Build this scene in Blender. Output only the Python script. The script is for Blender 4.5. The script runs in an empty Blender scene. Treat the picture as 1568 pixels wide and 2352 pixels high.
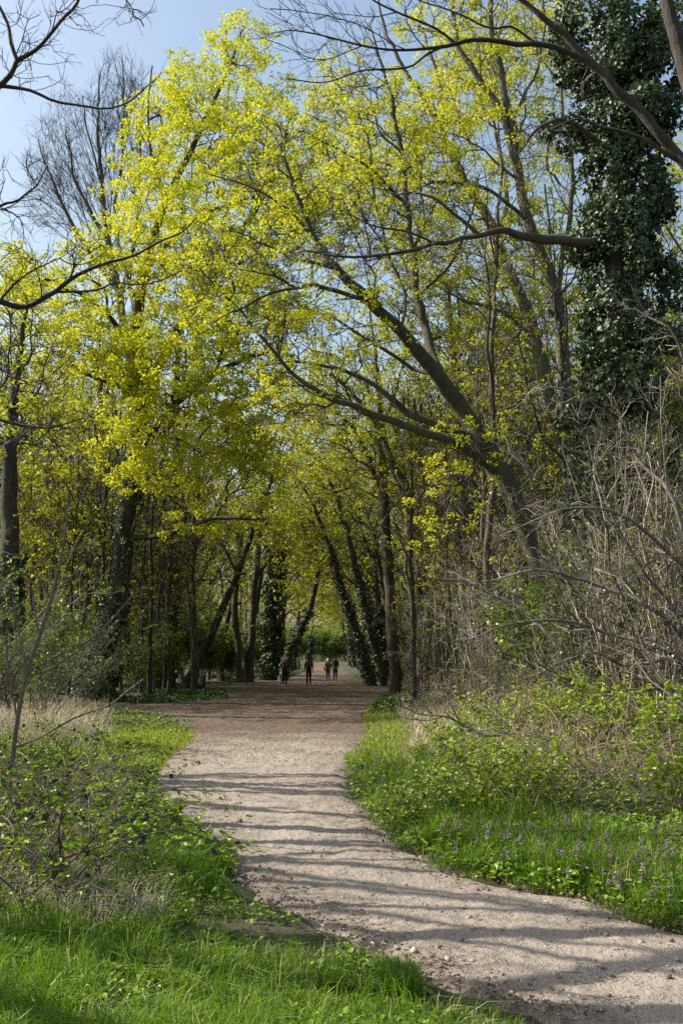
import bpy, bmesh, math, random
import numpy as np
from mathutils import Vector, Matrix

random.seed(11)
RNG = np.random.default_rng(11)
SC = bpy.context.scene
COL = SC.collection

# ------------------------------------------------------------------ camera, sky, sun, exposure
CAM_H = 1.6
F = 2287.6          # focal length in units of a 1568 x 2352 picture (35 mm lens on a 36 mm tall frame)
PITCH = math.atan((1515 - 1176) / F)
cam_d = bpy.data.cameras.new('camera')
cam_d.sensor_fit = 'VERTICAL'; cam_d.sensor_height = 36; cam_d.sensor_width = 24; cam_d.lens = 35
cam_d.clip_start = 0.05; cam_d.clip_end = 3000
cam = bpy.data.objects.new('camera', cam_d); COL.objects.link(cam)
cam.location = (0, 0, CAM_H); cam.rotation_euler = (math.pi / 2 + PITCH, 0, 0)
SC.camera = cam

SUN_EL = math.radians(42)
SUN_AZ = (-0.97, 0.24)              # ground direction towards the sun: to the left and a little ahead
world = bpy.data.worlds.new('World'); SC.world = world; world.use_nodes = True
wn = world.node_tree; wn.nodes.clear()
wo = wn.nodes.new('ShaderNodeOutputWorld'); wb = wn.nodes.new('ShaderNodeBackground')
sky = wn.nodes.new('ShaderNodeTexSky'); sky.sky_type = 'NISHITA'; sky.sun_disc = False
sky.sun_elevation = SUN_EL; sky.sun_rotation = math.atan2(SUN_AZ[0], SUN_AZ[1])
sky.air_density = 1.6; sky.dust_density = 3.0; sky.ozone_density = 1.0; sky.altitude = 50
wb.inputs['Strength'].default_value = 0.11
wn.links.new(sky.outputs[0], wb.inputs['Color']); wn.links.new(wb.outputs[0], wo.inputs['Surface'])
sun_d = bpy.data.lights.new('sun', 'SUN'); sun_d.energy = 5.0; sun_d.angle = math.radians(0.4); sun_d.color = (1.0, 0.94, 0.84)
sun = bpy.data.objects.new('sun', sun_d); COL.objects.link(sun)
sun.rotation_euler = Vector((-SUN_AZ[0] * math.cos(SUN_EL), -SUN_AZ[1] * math.cos(SUN_EL), -math.sin(SUN_EL))).to_track_quat('-Z', 'Y').to_euler()
SC.view_settings.view_transform = 'Standard'; SC.view_settings.look = 'None'
SC.view_settings.exposure = 0.75; SC.view_settings.gamma = 1.0; SC.view_settings.use_curve_mapping = False
SC.cycles.max_bounces = 6; SC.cycles.diffuse_bounces = 3; SC.cycles.glossy_bounces = 2
SC.cycles.transmission_bounces = 4; SC.cycles.transparent_max_bounces = 4
SC.cycles.caustics_reflective = False; SC.cycles.caustics_refractive = False
SC.cycles.sample_clamp_indirect = 3.0; SC.cycles.use_denoising = False

# ------------------------------------------------------------------ picture -> place helpers
CP, SP = math.cos(PITCH), math.sin(PITCH)
def W(u, v, Y):
    """the point at depth Y that the picture shows at (u, v), and metres per picture unit there"""
    x = (u - 784) / F; q = (1176 - v) / F
    t = Y / (CP - q * SP)
    return np.array([x * t, Y, CAM_H + (SP + q * CP) * t]), t / F
def G(u, v):
    """the point of level ground seen at (u, v)"""
    x = (u - 784) / F; q = (1176 - v) / F
    t = -CAM_H / (SP + q * CP)
    return np.array([x * t, (CP - q * SP) * t])

# path edges, traced on the ground and kept as a left and right x for every y
_L = [(0.2, 0.5), (1.35, 3.6)] + [tuple(G(u, v)) for u, v in
      [(1290, 2352), (1000, 2245), (860, 2180), (720, 2105), (600, 2060), (535, 1980), (430, 1900), (372, 1840), (345, 1790), (385, 1735),
       (440, 1703), (425, 1668), (370, 1645), (300, 1630), (285, 1620), (440, 1611), (505, 1604), (515, 1590), (440, 1581), (440, 1573), (560, 1566), (655, 1560), (690, 1549), (712, 1540), (722, 1534)]]
_R = [(6.5, 0.5), (4.9, 3.6)] + [(3.7, 4.7)] + [tuple(G(u, v)) for u, v in
      [(1568, 2145), (1450, 2118), (1360, 2070), (1200, 2050), (1010, 2000), (920, 1950), (840, 1880), (790, 1810), (788, 1760), (850, 1690),
       (838, 1645), (860, 1610), (900, 1588), (890, 1575), (825, 1563), (800, 1550), (782, 1540), (772, 1534)]]
_L = np.array(_L + [(-3.2, 260), (-3.2, 420)]); _R = np.array(_R + [(0.5, 260), (0.5, 420)])
def path_l(y): return np.interp(y, _L[:, 1], _L[:, 0])
def path_r(y): return np.interp(y, _R[:, 1], _R[:, 0])

_nd = RNG.normal(size=(10, 2)); _nd /= np.linalg.norm(_nd, axis=1)[:, None]; _np = RNG.uniform(0, 6.28, 10)
def wave(x, y, wl):
    s = 0
    for i in range(6):
        s = s + np.sin((x * _nd[i, 0] + y * _nd[i, 1]) * 6.283 / (wl * (0.7 + 0.13 * i)) + _np[i])
    return s / 6
def sstep(a, b, t):
    k = np.clip((t - a) / (b - a), 0, 1); return k * k * (3 - 2 * k)
def path_d(x, y):
    """metres outside the path (negative inside)"""
    return np.maximum(path_l(y) - x, x - path_r(y))
def gz(x, y):
    d = path_d(x, y); o = sstep(0.0, 1.6, d)
    z = 0.95 * sstep(90, 230, y) + 0.10 * wave(x, y, 9.0) * o + 0.05 * wave(x, y, 2.3) * o
    z = z + 0.06 * sstep(-0.1, 0.5, d)
    z = z + 0.45 * sstep(0.6, 4.0, x - path_r(y)) * sstep(5, 9, y) * (1 - sstep(30, 45, y))
    z = z + 0.18 * sstep(0.5, 3.0, path_l(y) - x) * (1 - sstep(14, 25, y))
    return z

# ------------------------------------------------------------------ materials
def nt(name):
    m = bpy.data.materials.new(name); m.use_nodes = True; n = m.node_tree; n.nodes.clear()
    return m, n
def node(n, kind, **kw):
    a = n.nodes.new(kind)
    for k, v in kw.items():
        if k in a.inputs: a.inputs[k].default_value = v
        else: setattr(a, k, v)
    return a
def ramp(n, fac, stops):
    r = n.nodes.new('ShaderNodeValToRGB'); e = r.color_ramp.elements
    while len(e) < len(stops): e.new(0.5)
    for i, (p, c) in enumerate(stops): e[i].position = p; e[i].color = (*c, 1)
    n.links.new(fac, r.inputs[0]); return r.outputs[0]
def mixc(n, f, a, b):
    m = n.nodes.new('ShaderNodeMix'); m.data_type = 'RGBA'
    for s, x in ((0, f), (6, a), (7, b)):
        if hasattr(x, 'links'): n.links.new(x, m.inputs[s])
        else: m.inputs[s].default_value = x if s == 0 else (*x, 1)
    return m.outputs[2]
def noise(n, scale, detail=4, rough=0.6, vec=None):
    t = node(n, 'ShaderNodeTexNoise', Scale=scale, Detail=detail, Roughness=rough)
    if vec is None:
        vec = n.nodes.new('ShaderNodeTexCoord').outputs['Object']
    n.links.new(vec, t.inputs['Vector']); return t
def leaf_mat(name, c0, c1, trans=0.45, rough=0.5, gloss=0.05, c2=None):
    """leaf: diffuse + light passing through + a sheen; colour varies leaf by leaf"""
    m, n = nt(name); o = n.nodes.new('ShaderNodeOutputMaterial')
    at = node(n, 'ShaderNodeAttribute', attribute_name='vary')
    stops = [(0.0, c0), (1.0, c1)] if c2 is None else [(0.0, c0), (0.8, c1), (1.0, c2)]
    col = ramp(n, at.outputs['Fac'], stops)
    di = node(n, 'ShaderNodeBsdfDiffuse'); tr = node(n, 'ShaderNodeBsdfTranslucent'); gl = node(n, 'ShaderNodeBsdfGlossy', Roughness=rough)
    n.links.new(col, di.inputs['Color']); n.links.new(col, tr.inputs['Color'])
    gl.inputs['Color'].default_value = (1, 1, 1, 1)
    a = node(n, 'ShaderNodeMixShader', Fac=trans); b = node(n, 'ShaderNodeMixShader', Fac=gloss)
    n.links.new(di.outputs[0], a.inputs[1]); n.links.new(tr.outputs[0], a.inputs[2])
    n.links.new(a.outputs[0], b.inputs[1]); n.links.new(gl.outputs[0], b.inputs[2]); n.links.new(b.outputs[0], o.inputs['Surface'])
    return m
def bark_mat(name, ca, cb, moss=0.0, scale=9.0, mossc=(0.10, 0.11, 0.025)):
    m, n = nt(name); o = n.nodes.new('ShaderNodeOutputMaterial'); p = node(n, 'ShaderNodeBsdfPrincipled', Roughness=0.85)
    tc = n.nodes.new('ShaderNodeTexCoord'); mp = node(n, 'ShaderNodeMapping'); mp.inputs['Scale'].default_value = (1, 1, 0.22)
    n.links.new(tc.outputs['Object'], mp.inputs['Vector'])
    a = noise(n, scale, 6, 0.7, mp.outputs[0]); b = noise(n, 1.3, 4, 0.6)
    col = ramp(n, a.outputs['Fac'], [(0.3, ca), (0.7, cb)])
    li = noise(n, 5.0, 3, 0.6)
    col = mixc(n, ramp(n, li.outputs['Fac'], [(0.62, (0, 0, 0)), (0.75, (0.5, 0.5, 0.5))]), col, (0.30, 0.31, 0.27))
    if moss:
        col = mixc(n, ramp(n, b.outputs['Fac'], [(0.62 - moss * 0.25, (0, 0, 0)), (0.72 - moss * 0.15, (0.8, 0.8, 0.8))]), col, mossc)
    n.links.new(col, p.inputs['Base Color'])
    bu = node(n, 'ShaderNodeBump', Strength=1.0, Distance=0.08); n.links.new(a.outputs['Fac'], bu.inputs['Height'])
    n.links.new(bu.outputs[0], p.inputs['Normal']); n.links.new(p.outputs[0], o.inputs['Surface'])
    return m
def flat_mat(name, c, rough=0.8, var=0.25, scale=30):
    m, n = nt(name); o = n.nodes.new('ShaderNodeOutputMaterial'); p = node(n, 'ShaderNodeBsdfPrincipled', Roughness=rough)
    a = noise(n, scale, 3); col = ramp(n, a.outputs['Fac'], [(0.3, tuple(x * (1 - var) for x in c)), (0.7, tuple(min(1, x * (1 + var)) for x in c))])
    n.links.new(col, p.inputs['Base Color']); n.links.new(p.outputs[0], o.inputs['Surface']); return m

M = {}
M['bark_dark'] = bark_mat('dark_bark', (0.020, 0.016, 0.012), (0.075, 0.062, 0.048), 0.35)
M['bark_grey'] = bark_mat('grey_bark', (0.05, 0.043, 0.035), (0.19, 0.165, 0.135), 0.35)
M['bark_brown'] = bark_mat('brown_bark', (0.04, 0.031, 0.022), (0.13, 0.10, 0.075), 0.25)
M['bark_moss'] = bark_mat('mossy_bark', (0.035, 0.03, 0.021), (0.12, 0.10, 0.075), 0.6)
def twig_mat(name, c0, c1, c2):
    m, n = nt(name); o = n.nodes.new('ShaderNodeOutputMaterial'); p = node(n, 'ShaderNodeBsdfPrincipled', Roughness=0.7)
    at = node(n, 'ShaderNodeAttribute', attribute_name='vary'); n.links.new(ramp(n, at.outputs['Fac'], [(0.0, c0), (0.6, c1), (1.0, c2)]), p.inputs['Base Color']); n.links.new(p.outputs[0], o.inputs['Surface']); return m
M['twig_dark'] = twig_mat('dark_twig', (0.018, 0.014, 0.011), (0.042, 0.033, 0.025), (0.09, 0.075, 0.05))
M['twig_grey'] = twig_mat('grey_twig', (0.035, 0.028, 0.02), (0.12, 0.10, 0.075), (0.24, 0.21, 0.17))
M['twig_pale'] = twig_mat('pale_twig', (0.03, 0.024, 0.017), (0.19, 0.15, 0.108), (0.52, 0.45, 0.35))
M['twig_olive'] = twig_mat('olive_twig', (0.03, 0.026, 0.012), (0.10, 0.09, 0.04), (0.20, 0.18, 0.08))
M['maple'] = leaf_mat('spring_maple_leaf', (0.39, 0.44, 0.008), (0.71, 0.69, 0.03), 0.5, 0.5, 0.03)
M['wood_leaf'] = leaf_mat('young_wood_leaf', (0.26, 0.31, 0.008), (0.53, 0.52, 0.025), 0.5, 0.5, 0.03)
M['shrub_leaf'] = leaf_mat('fresh_shrub_leaf', (0.10, 0.17, 0.015), (0.27, 0.34, 0.03), 0.45, 0.45, 0.04)
M['ivy'] = leaf_mat('ivy_leaf', (0.014, 0.034, 0.008), (0.075, 0.13, 0.035), 0.15, 0.5, 0.05)
M['ivy_ground'] = leaf_mat('ground_ivy_leaf', (0.03, 0.075, 0.015), (0.11, 0.19, 0.03), 0.2, 0.5, 0.04)
M['bramble_leaf'] = leaf_mat('bramble_leaf', (0.08, 0.16, 0.007), (0.33, 0.45, 0.025), 0.4, 0.5, 0.04)
M['bright_leaf'] = leaf_mat('bright_currant_leaf', (0.11, 0.20, 0.006), (0.38, 0.48, 0.022), 0.45, 0.5, 0.04)
M['old_leaf'] = leaf_mat('overwintered_bramble_leaf', (0.015, 0.035, 0.018), (0.05, 0.06, 0.035), 0.1, 0.55, 0.03, (0.09, 0.045, 0.03))
M['dead_leaf'] = leaf_mat('dead_leaf', (0.13, 0.085, 0.05), (0.36, 0.27, 0.18), 0.15, 0.6, 0.02)
M['grass'] = leaf_mat('grass_blade', (0.035, 0.11, 0.002), (0.20, 0.33, 0.008), 0.45, 0.5, 0.03, (0.50, 0.44, 0.16))
M['grass_yellow'] = leaf_mat('light_grass_blade', (0.16, 0.25, 0.01), (0.42, 0.46, 0.04), 0.4, 0.5, 0.03)
M['dry_grass'] = leaf_mat('dry_grass_blade', (0.33, 0.27, 0.16), (0.62, 0.54, 0.38), 0.3, 0.5, 0.04)
M['nettle'] = leaf_mat('dead_nettle_leaf', (0.05, 0.13, 0.005), (0.29, 0.42, 0.018), 0.4, 0.5, 0.03)
M['nettle_top'] = leaf_mat('dead_nettle_flower', (0.12, 0.08, 0.08), (0.36, 0.24, 0.36), 0.35, 0.5, 0.03)
M['dandelion'] = leaf_mat('yellow_flower', (0.7, 0.45, 0.01), (0.85, 0.62, 0.02), 0.3, 0.5, 0.02)
M['stone'] = flat_mat('pebble', (0.30, 0.27, 0.235), 0.8, 0.35, 20)
M['soil_clod'] = flat_mat('soil_clod', (0.16, 0.12, 0.09), 0.95, 0.3, 20)

def ground_mat():
    m, n = nt('woodland_soil'); o = n.nodes.new('ShaderNodeOutputMaterial'); p = node(n, 'ShaderNodeBsdfPrincipled', Roughness=0.95)
    a = noise(n, 14, 8, 0.75); b = noise(n, 0.5, 4, 0.6); c = noise(n, 60, 4, 0.7)
    col = ramp(n, a.outputs['Fac'], [(0.3, (0.022, 0.016, 0.010)), (0.55, (0.06, 0.043, 0.026)), (0.75, (0.14, 0.105, 0.068))])
    g = ramp(n, c.outputs['Fac'], [(0.3, (0.012, 0.028, 0.004)), (0.7, (0.05, 0.085, 0.010))])
    col = mixc(n, ramp(n, b.outputs['Fac'], [(0.42, (0, 0, 0)), (0.58, (0.75, 0.75, 0.75))]), col, g)
    n.links.new(col, p.inputs['Base Color'])
    bu = node(n, 'ShaderNodeBump', Strength=0.8, Distance=0.05); n.links.new(a.outputs['Fac'], bu.inputs['Height'])
    n.links.new(bu.outputs[0], p.inputs['Normal']); n.links.new(p.outputs[0], o.inputs['Surface']); return m
def path_mat():
    m, n = nt('trodden_sand_path'); o = n.nodes.new('ShaderNodeOutputMaterial'); p = node(n, 'ShaderNodeBsdfPrincipled', Roughness=0.95)
    tc = n.nodes.new('ShaderNodeTexCoord'); sep = n.nodes.new('ShaderNodeSeparateXYZ'); n.links.new(tc.outputs['Object'], sep.inputs[0])
    big = noise(n, 0.9, 5, 0.65); mid = noise(n, 7, 6, 0.7); fine = noise(n, 70, 4, 0.7); spk = noise(n, 28, 5, 0.8)
    sand = ramp(n, fine.outputs['Fac'], [(0.25, (0.26, 0.215, 0.165)), (0.5, (0.36, 0.302, 0.24)), (0.78, (0.47, 0.405, 0.33))])
    sand = mixc(n, ramp(n, big.outputs['Fac'], [(0.40, (0, 0, 0)), (0.66, (0.45, 0.45, 0.45))]), sand, (0.22, 0.18, 0.14))
    sand = mixc(n, ramp(n, spk.outputs['Fac'], [(0.60, (0, 0, 0)), (0.68, (0.75, 0.75, 0.75))]), sand, (0.13, 0.095, 0.065))
    at = node(n, 'ShaderNodeAttribute', attribute_name='vary'); wm = n.nodes.new('ShaderNodeMath'); wm.operation = 'MULTIPLY'; n.links.new(at.outputs['Fac'], wm.inputs[0]); n.links.new(ramp(n, mid.outputs['Fac'], [(0.35, (0.1, 0.1, 0.1)), (0.62, (1, 1, 1))]), wm.inputs[1])
    sand = mixc(n, wm.outputs[0], sand, (0.15, 0.118, 0.085))
    tread = node(n, 'ShaderNodeMapping'); tread.inputs['Scale'].default_value = (1.6, 0.35, 1); n.links.new(tc.outputs['Object'], tread.inputs['Vector']); tn = noise(n, 1.4, 5, 0.7, tread.outputs[0])
    sand = mixc(n, ramp(n, tn.outputs['Fac'], [(0.5, (0, 0, 0)), (0.7, (0.55, 0.55, 0.55))]), sand, (0.28, 0.23, 0.18))
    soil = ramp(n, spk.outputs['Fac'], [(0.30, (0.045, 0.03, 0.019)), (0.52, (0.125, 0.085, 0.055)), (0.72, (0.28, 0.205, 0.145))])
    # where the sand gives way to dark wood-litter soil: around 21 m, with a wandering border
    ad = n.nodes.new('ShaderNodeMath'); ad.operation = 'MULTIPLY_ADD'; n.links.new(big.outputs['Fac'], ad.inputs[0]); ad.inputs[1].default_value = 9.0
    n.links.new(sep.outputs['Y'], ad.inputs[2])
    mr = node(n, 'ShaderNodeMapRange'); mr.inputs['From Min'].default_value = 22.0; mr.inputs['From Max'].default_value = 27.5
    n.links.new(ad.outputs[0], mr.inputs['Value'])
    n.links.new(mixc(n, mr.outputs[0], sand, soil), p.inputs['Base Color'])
    b1 = node(n, 'ShaderNodeBump', Strength=1.0, Distance=0.10); n.links.new(mid.outputs['Fac'], b1.inputs['Height'])
    b2 = node(n, 'ShaderNodeBump', Strength=0.4, Distance=0.010); n.links.new(fine.outputs['Fac'], b2.inputs['Height']); n.links.new(b1.outputs[0], b2.inputs['Normal'])
    n.links.new(b2.outputs[0], p.inputs['Normal']); n.links.new(p.outputs[0], o.inputs['Surface']); return m
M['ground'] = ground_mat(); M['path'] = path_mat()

# ------------------------------------------------------------------ mesh building
def nrm(a): return a / np.maximum(np.linalg.norm(a, axis=-1, keepdims=True), 1e-9)
class MB:
    """collects quads and triangles (numpy) for ONE mesh"""
    def __init__(s): s.v = []; s.q = []; s.t = []; s.qm = []; s.tm = []; s.a = []; s.n = 0; s.smooth = []
    def add(s, V, quads=None, tris=None, mat=0, vary=None):
        V = np.asarray(V, np.float32).reshape(-1, 3); s.v.append(V)
        s.a.append(np.zeros(len(V), np.float32) if vary is None else np.asarray(vary, np.float32))
        if quads is not None and len(quads): s.q.append(np.asarray(quads, np.int64).reshape(-1, 4) + s.n); s.qm.append(np.full(len(s.q[-1]), mat, np.int32))
        if tris is not None and len(tris): s.t.append(np.asarray(tris, np.int64).reshape(-1, 3) + s.n); s.tm.append(np.full(len(s.t[-1]), mat, np.int32))
        s.n += len(V)
    def mesh(s, name, mats, smooth=False):
        me = bpy.data.meshes.new(name)
        for m in mats: me.materials.append(M[m] if isinstance(m, str) else m)
        if not s.v: return me
        V = np.concatenate(s.v); A = np.concatenate(s.a)
        Q = np.concatenate(s.q) if s.q else np.zeros((0, 4), np.int64); T = np.concatenate(s.t) if s.t else np.zeros((0, 3), np.int64)
        me.vertices.add(len(V)); me.vertices.foreach_set('co', V.ravel())
        nl = Q.size + T.size; me.loops.add(nl); me.loops.foreach_set('vertex_index', np.concatenate([Q.ravel(), T.ravel()]).astype(np.int32))
        npoly = len(Q) + len(T); me.polygons.add(npoly)
        st = np.concatenate([np.arange(len(Q)) * 4, Q.size + np.arange(len(T)) * 3]).astype(np.int32)
        me.polygons.foreach_set('loop_start', st)
        me.polygons.foreach_set('material_index', np.concatenate(s.qm + s.tm).astype(np.int32))
        at = me.attributes.new('vary', 'FLOAT', 'POINT'); at.data.foreach_set('value', A)
        me.polygons.foreach_set('use_smooth', np.full(npoly, smooth, bool))
        me.update(calc_edges=True); return me
    # --- tubes: pts (N, m, 3), rad (N, m)
    def tubes(s, pts, rad, sides=4, mat=0, rough=0.0):
        pts = np.asarray(pts, float); N, m, _ = pts.shape
        if N == 0: return
        tan = np.empty_like(pts); tan[:, 1:-1] = pts[:, 2:] - pts[:, :-2]; tan[:, 0] = pts[:, 1] - pts[:, 0]; tan[:, -1] = pts[:, -1] - pts[:, -2]
        tan = nrm(tan); mean = nrm(tan.mean(1))
        ref = np.where(np.abs(mean[:, 2:3]) < 0.6, np.array([[0, 0, 1.0]]), np.array([[1.0, 0.13, 0]]))
        ref = np.repeat(ref[:, None, :], m, 1)
        a = nrm(np.cross(tan, ref)); b = np.cross(tan, a)
        th = np.arange(sides) * 2 * np.pi / sides
        r = np.asarray(rad, float)[:, :, None] * np.ones(sides)
        if rough:
            r = r * (1 + rough * (0.6 * np.sin(th * 3 + np.arange(m)[None, :, None] * 0.35 + RNG.uniform(0, 6, (N, 1, 1))) + RNG.normal(size=r.shape) * 0.35))
        V = pts[:, :, None, :] + r[..., None] * (np.cos(th)[:, None] * a[:, :, None, :] + np.sin(th)[:, None] * b[:, :, None, :])
        i = np.arange(m - 1)[:, None] * sides; j = np.arange(sides)[None, :]; k = (j + 1) % sides
        f = np.stack([i + j, i + k, i + sides + k, i + sides + j], -1).reshape(-1, 4)
        f = (f[None] + (np.arange(N) * m * sides)[:, None, None]).reshape(-1, 4)
        s.add(V.reshape(-1, 3), quads=f, mat=mat, vary=np.repeat(RNG.uniform(0, 1, N), m * sides))
    # --- diamond leaves: base point, axis, side vectors
    def leaves(s, pos, axis, nor, ln, wd, mat=0, vary=None, fold=0.18, six=False):
        N = len(pos)
        if N == 0: return
        axis = nrm(axis); side = nrm(np.cross(nor, axis)); up = np.cross(axis, side)
        ln = np.broadcast_to(ln, (N,))[:, None]; wd = np.broadcast_to(wd, (N,))[:, None]
        if vary is None: vary = RNG.uniform(0, 1, N)
        if not six:
            V = np.stack([pos, pos + axis * ln * 0.5 + side * wd * 0.5 + up * wd * fold, pos + axis * ln, pos + axis * ln * 0.5 - side * wd * 0.5 + up * wd * fold], 1)
            q = np.arange(N * 4).reshape(N, 4); s.add(V.reshape(-1, 3), quads=q, mat=mat, vary=np.repeat(vary, 4))
        else:
            V = np.stack([pos, pos + axis * ln * 0.28 + side * wd * 0.5 + up * wd * fold, pos + axis * ln * 0.68 + side * wd * 0.36 + up * wd * fold, pos + axis * ln - up * ln * 0.12,
                          pos + axis * ln * 0.68 - side * wd * 0.36 + up * wd * fold, pos + axis * ln * 0.28 - side * wd * 0.5 + up * wd * fold], 1)
            b = np.arange(N)[:, None] * 6
            q = np.concatenate([b + np.array([[0, 1, 2, 3]]), b + np.array([[0, 3, 4, 5]])]); s.add(V.reshape(-1, 3), quads=q, mat=mat, vary=np.repeat(vary, 6))
    def clusters(s, cen, direction, k, spread, size, mat=0, var_c=0.5, out=0.8, tri=True, dome=False):
        """rosettes of k small leaves round every centre"""
        N = len(cen)
        if N == 0: return
        if dome:                     # a rounded tuft: leaves over the upper shell of a flattened ball
            d = nrm(RNG.normal(size=(N, k, 3)) + np.array([0, 0, 0.45])); c = cen + nrm(direction) * spread * 0.5
            p = c[:, None, :] + d * np.array([1, 1, 0.62]) * spread * RNG.uniform(0.45, 1.0, (N, k, 1)) * RNG.uniform(0.55, 1.35, (N, 1, 1))
            ax = nrm(d + RNG.normal(size=(N, k, 3)) * 0.7 + np.array([0, 0, -0.35])); no = nrm(d * 0.7 + RNG.normal(size=(N, k, 3)) * 0.55 + np.array([0, 0, 0.5]))
        else:
            d = nrm(nrm(direction)[:, None, :] * out + RNG.normal(size=(N, k, 3)) * 0.75 + np.array([0, 0, 0.15]))
            p = cen[:, None, :] + d * spread * RNG.uniform(0.25, 1.0, (N, k, 1)) * RNG.uniform(0.7, 1.25, (N, 1, 1))
            ax = nrm(d + RNG.normal(size=(N, k, 3)) * 0.55 + np.array([0, 0, -0.15])); no = nrm(RNG.normal(size=(N, k, 3)) * 0.8 + np.array([0, 0, 0.8]))
        vv = np.clip(RNG.uniform(0, 1, (N, 1)) * var_c + RNG.uniform(0, 1, (N, k)) * (1 - var_c), 0, 1)
        sz = size * RNG.uniform(0.65, 1.3, N * k)
        if tri:
            p = p.reshape(-1, 3); ax = ax.reshape(-1, 3); sd = nrm(np.cross(no.reshape(-1, 3), ax)) * (sz * 0.5)[:, None]
            V = np.stack([p - ax * (sz * 0.2)[:, None], p + ax * (sz * 0.75)[:, None] + sd, p + ax * (sz * 0.75)[:, None] - sd], 1)
            s.add(V.reshape(-1, 3), tris=np.arange(N * k * 3).reshape(-1, 3), mat=mat, vary=np.repeat(vv.ravel(), 3)); return
        s.leaves(p.reshape(-1, 3), ax.reshape(-1, 3), no.reshape(-1, 3), sz, sz * 0.75, mat, vv.ravel())

def resample(P, m):
    """(k,c) polyline -> m points, smooth (Catmull-Rom)"""
    P = np.asarray(P, float); k = len(P)
    if k == 2: t = np.linspace(0, 1, m)[:, None]; return P[0] * (1 - t) + P[1] * t
    E = np.vstack([2 * P[0] - P[1], P, 2 * P[-1] - P[-2]]); t = np.linspace(0, k - 1, m); i = np.minimum(t.astype(int), k - 2); f = (t - i)[:, None]
    a, b, c, d = E[i], E[i + 1], E[i + 2], E[i + 3]
    return 0.5 * (2 * b + (c - a) * f + (2 * a - 5 * b + 4 * c - d) * f ** 2 + (3 * b - a - 3 * c + d) * f ** 3)
def plen(P): return float(np.linalg.norm(np.diff(P[:, :3], axis=0), axis=1).sum())

def spawn(pts, rad, n, length, ang=0.9, up=0.2, t0=0.25, m=4, rmin=0.002, rk=0.5, jit=0.12, taper=0.5):
    """n side twigs on every branch of pts (N,k,3)"""
    N, k, _ = pts.shape; t = RNG.uniform(t0, 1, (N, n)) * (k - 1); i = np.minimum(t.astype(int), k - 2); f = (t - i)[..., None]
    r = np.arange(N)[:, None]; a = pts[r, i]; b = pts[r, i + 1]; o = (a * (1 - f) + b * f).reshape(-1, 3); tg = nrm(b - a).reshape(-1, 3)
    R = (rad[r, i] * (1 - f[..., 0]) + rad[r, i + 1] * f[..., 0]).reshape(-1)
    side = nrm(np.cross(tg, RNG.normal(size=tg.shape))); an = ang * RNG.uniform(0.6, 1.3, len(o))[:, None]
    d = nrm(tg * np.cos(an) + side * np.sin(an) + np.array([0, 0, up]))
    L = (length * RNG.uniform(0.45, 1.25, len(o)) * (1 - taper * (t / (k - 1)).ravel()))[:, None]
    out = [o]; cur = o; dd = d
    for j in range(m - 1):
        dd = nrm(dd + RNG.normal(size=dd.shape) * jit + np.array([0, 0, up * 0.25])); cur = cur + dd * L / (m - 1); out.append(cur)
    r0 = np.maximum(R * rk, rmin); rr = r0[:, None] * np.linspace(1, 0.45, m)[None]
    return np.stack(out, 1), np.maximum(rr, rmin * 0.7)

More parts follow.
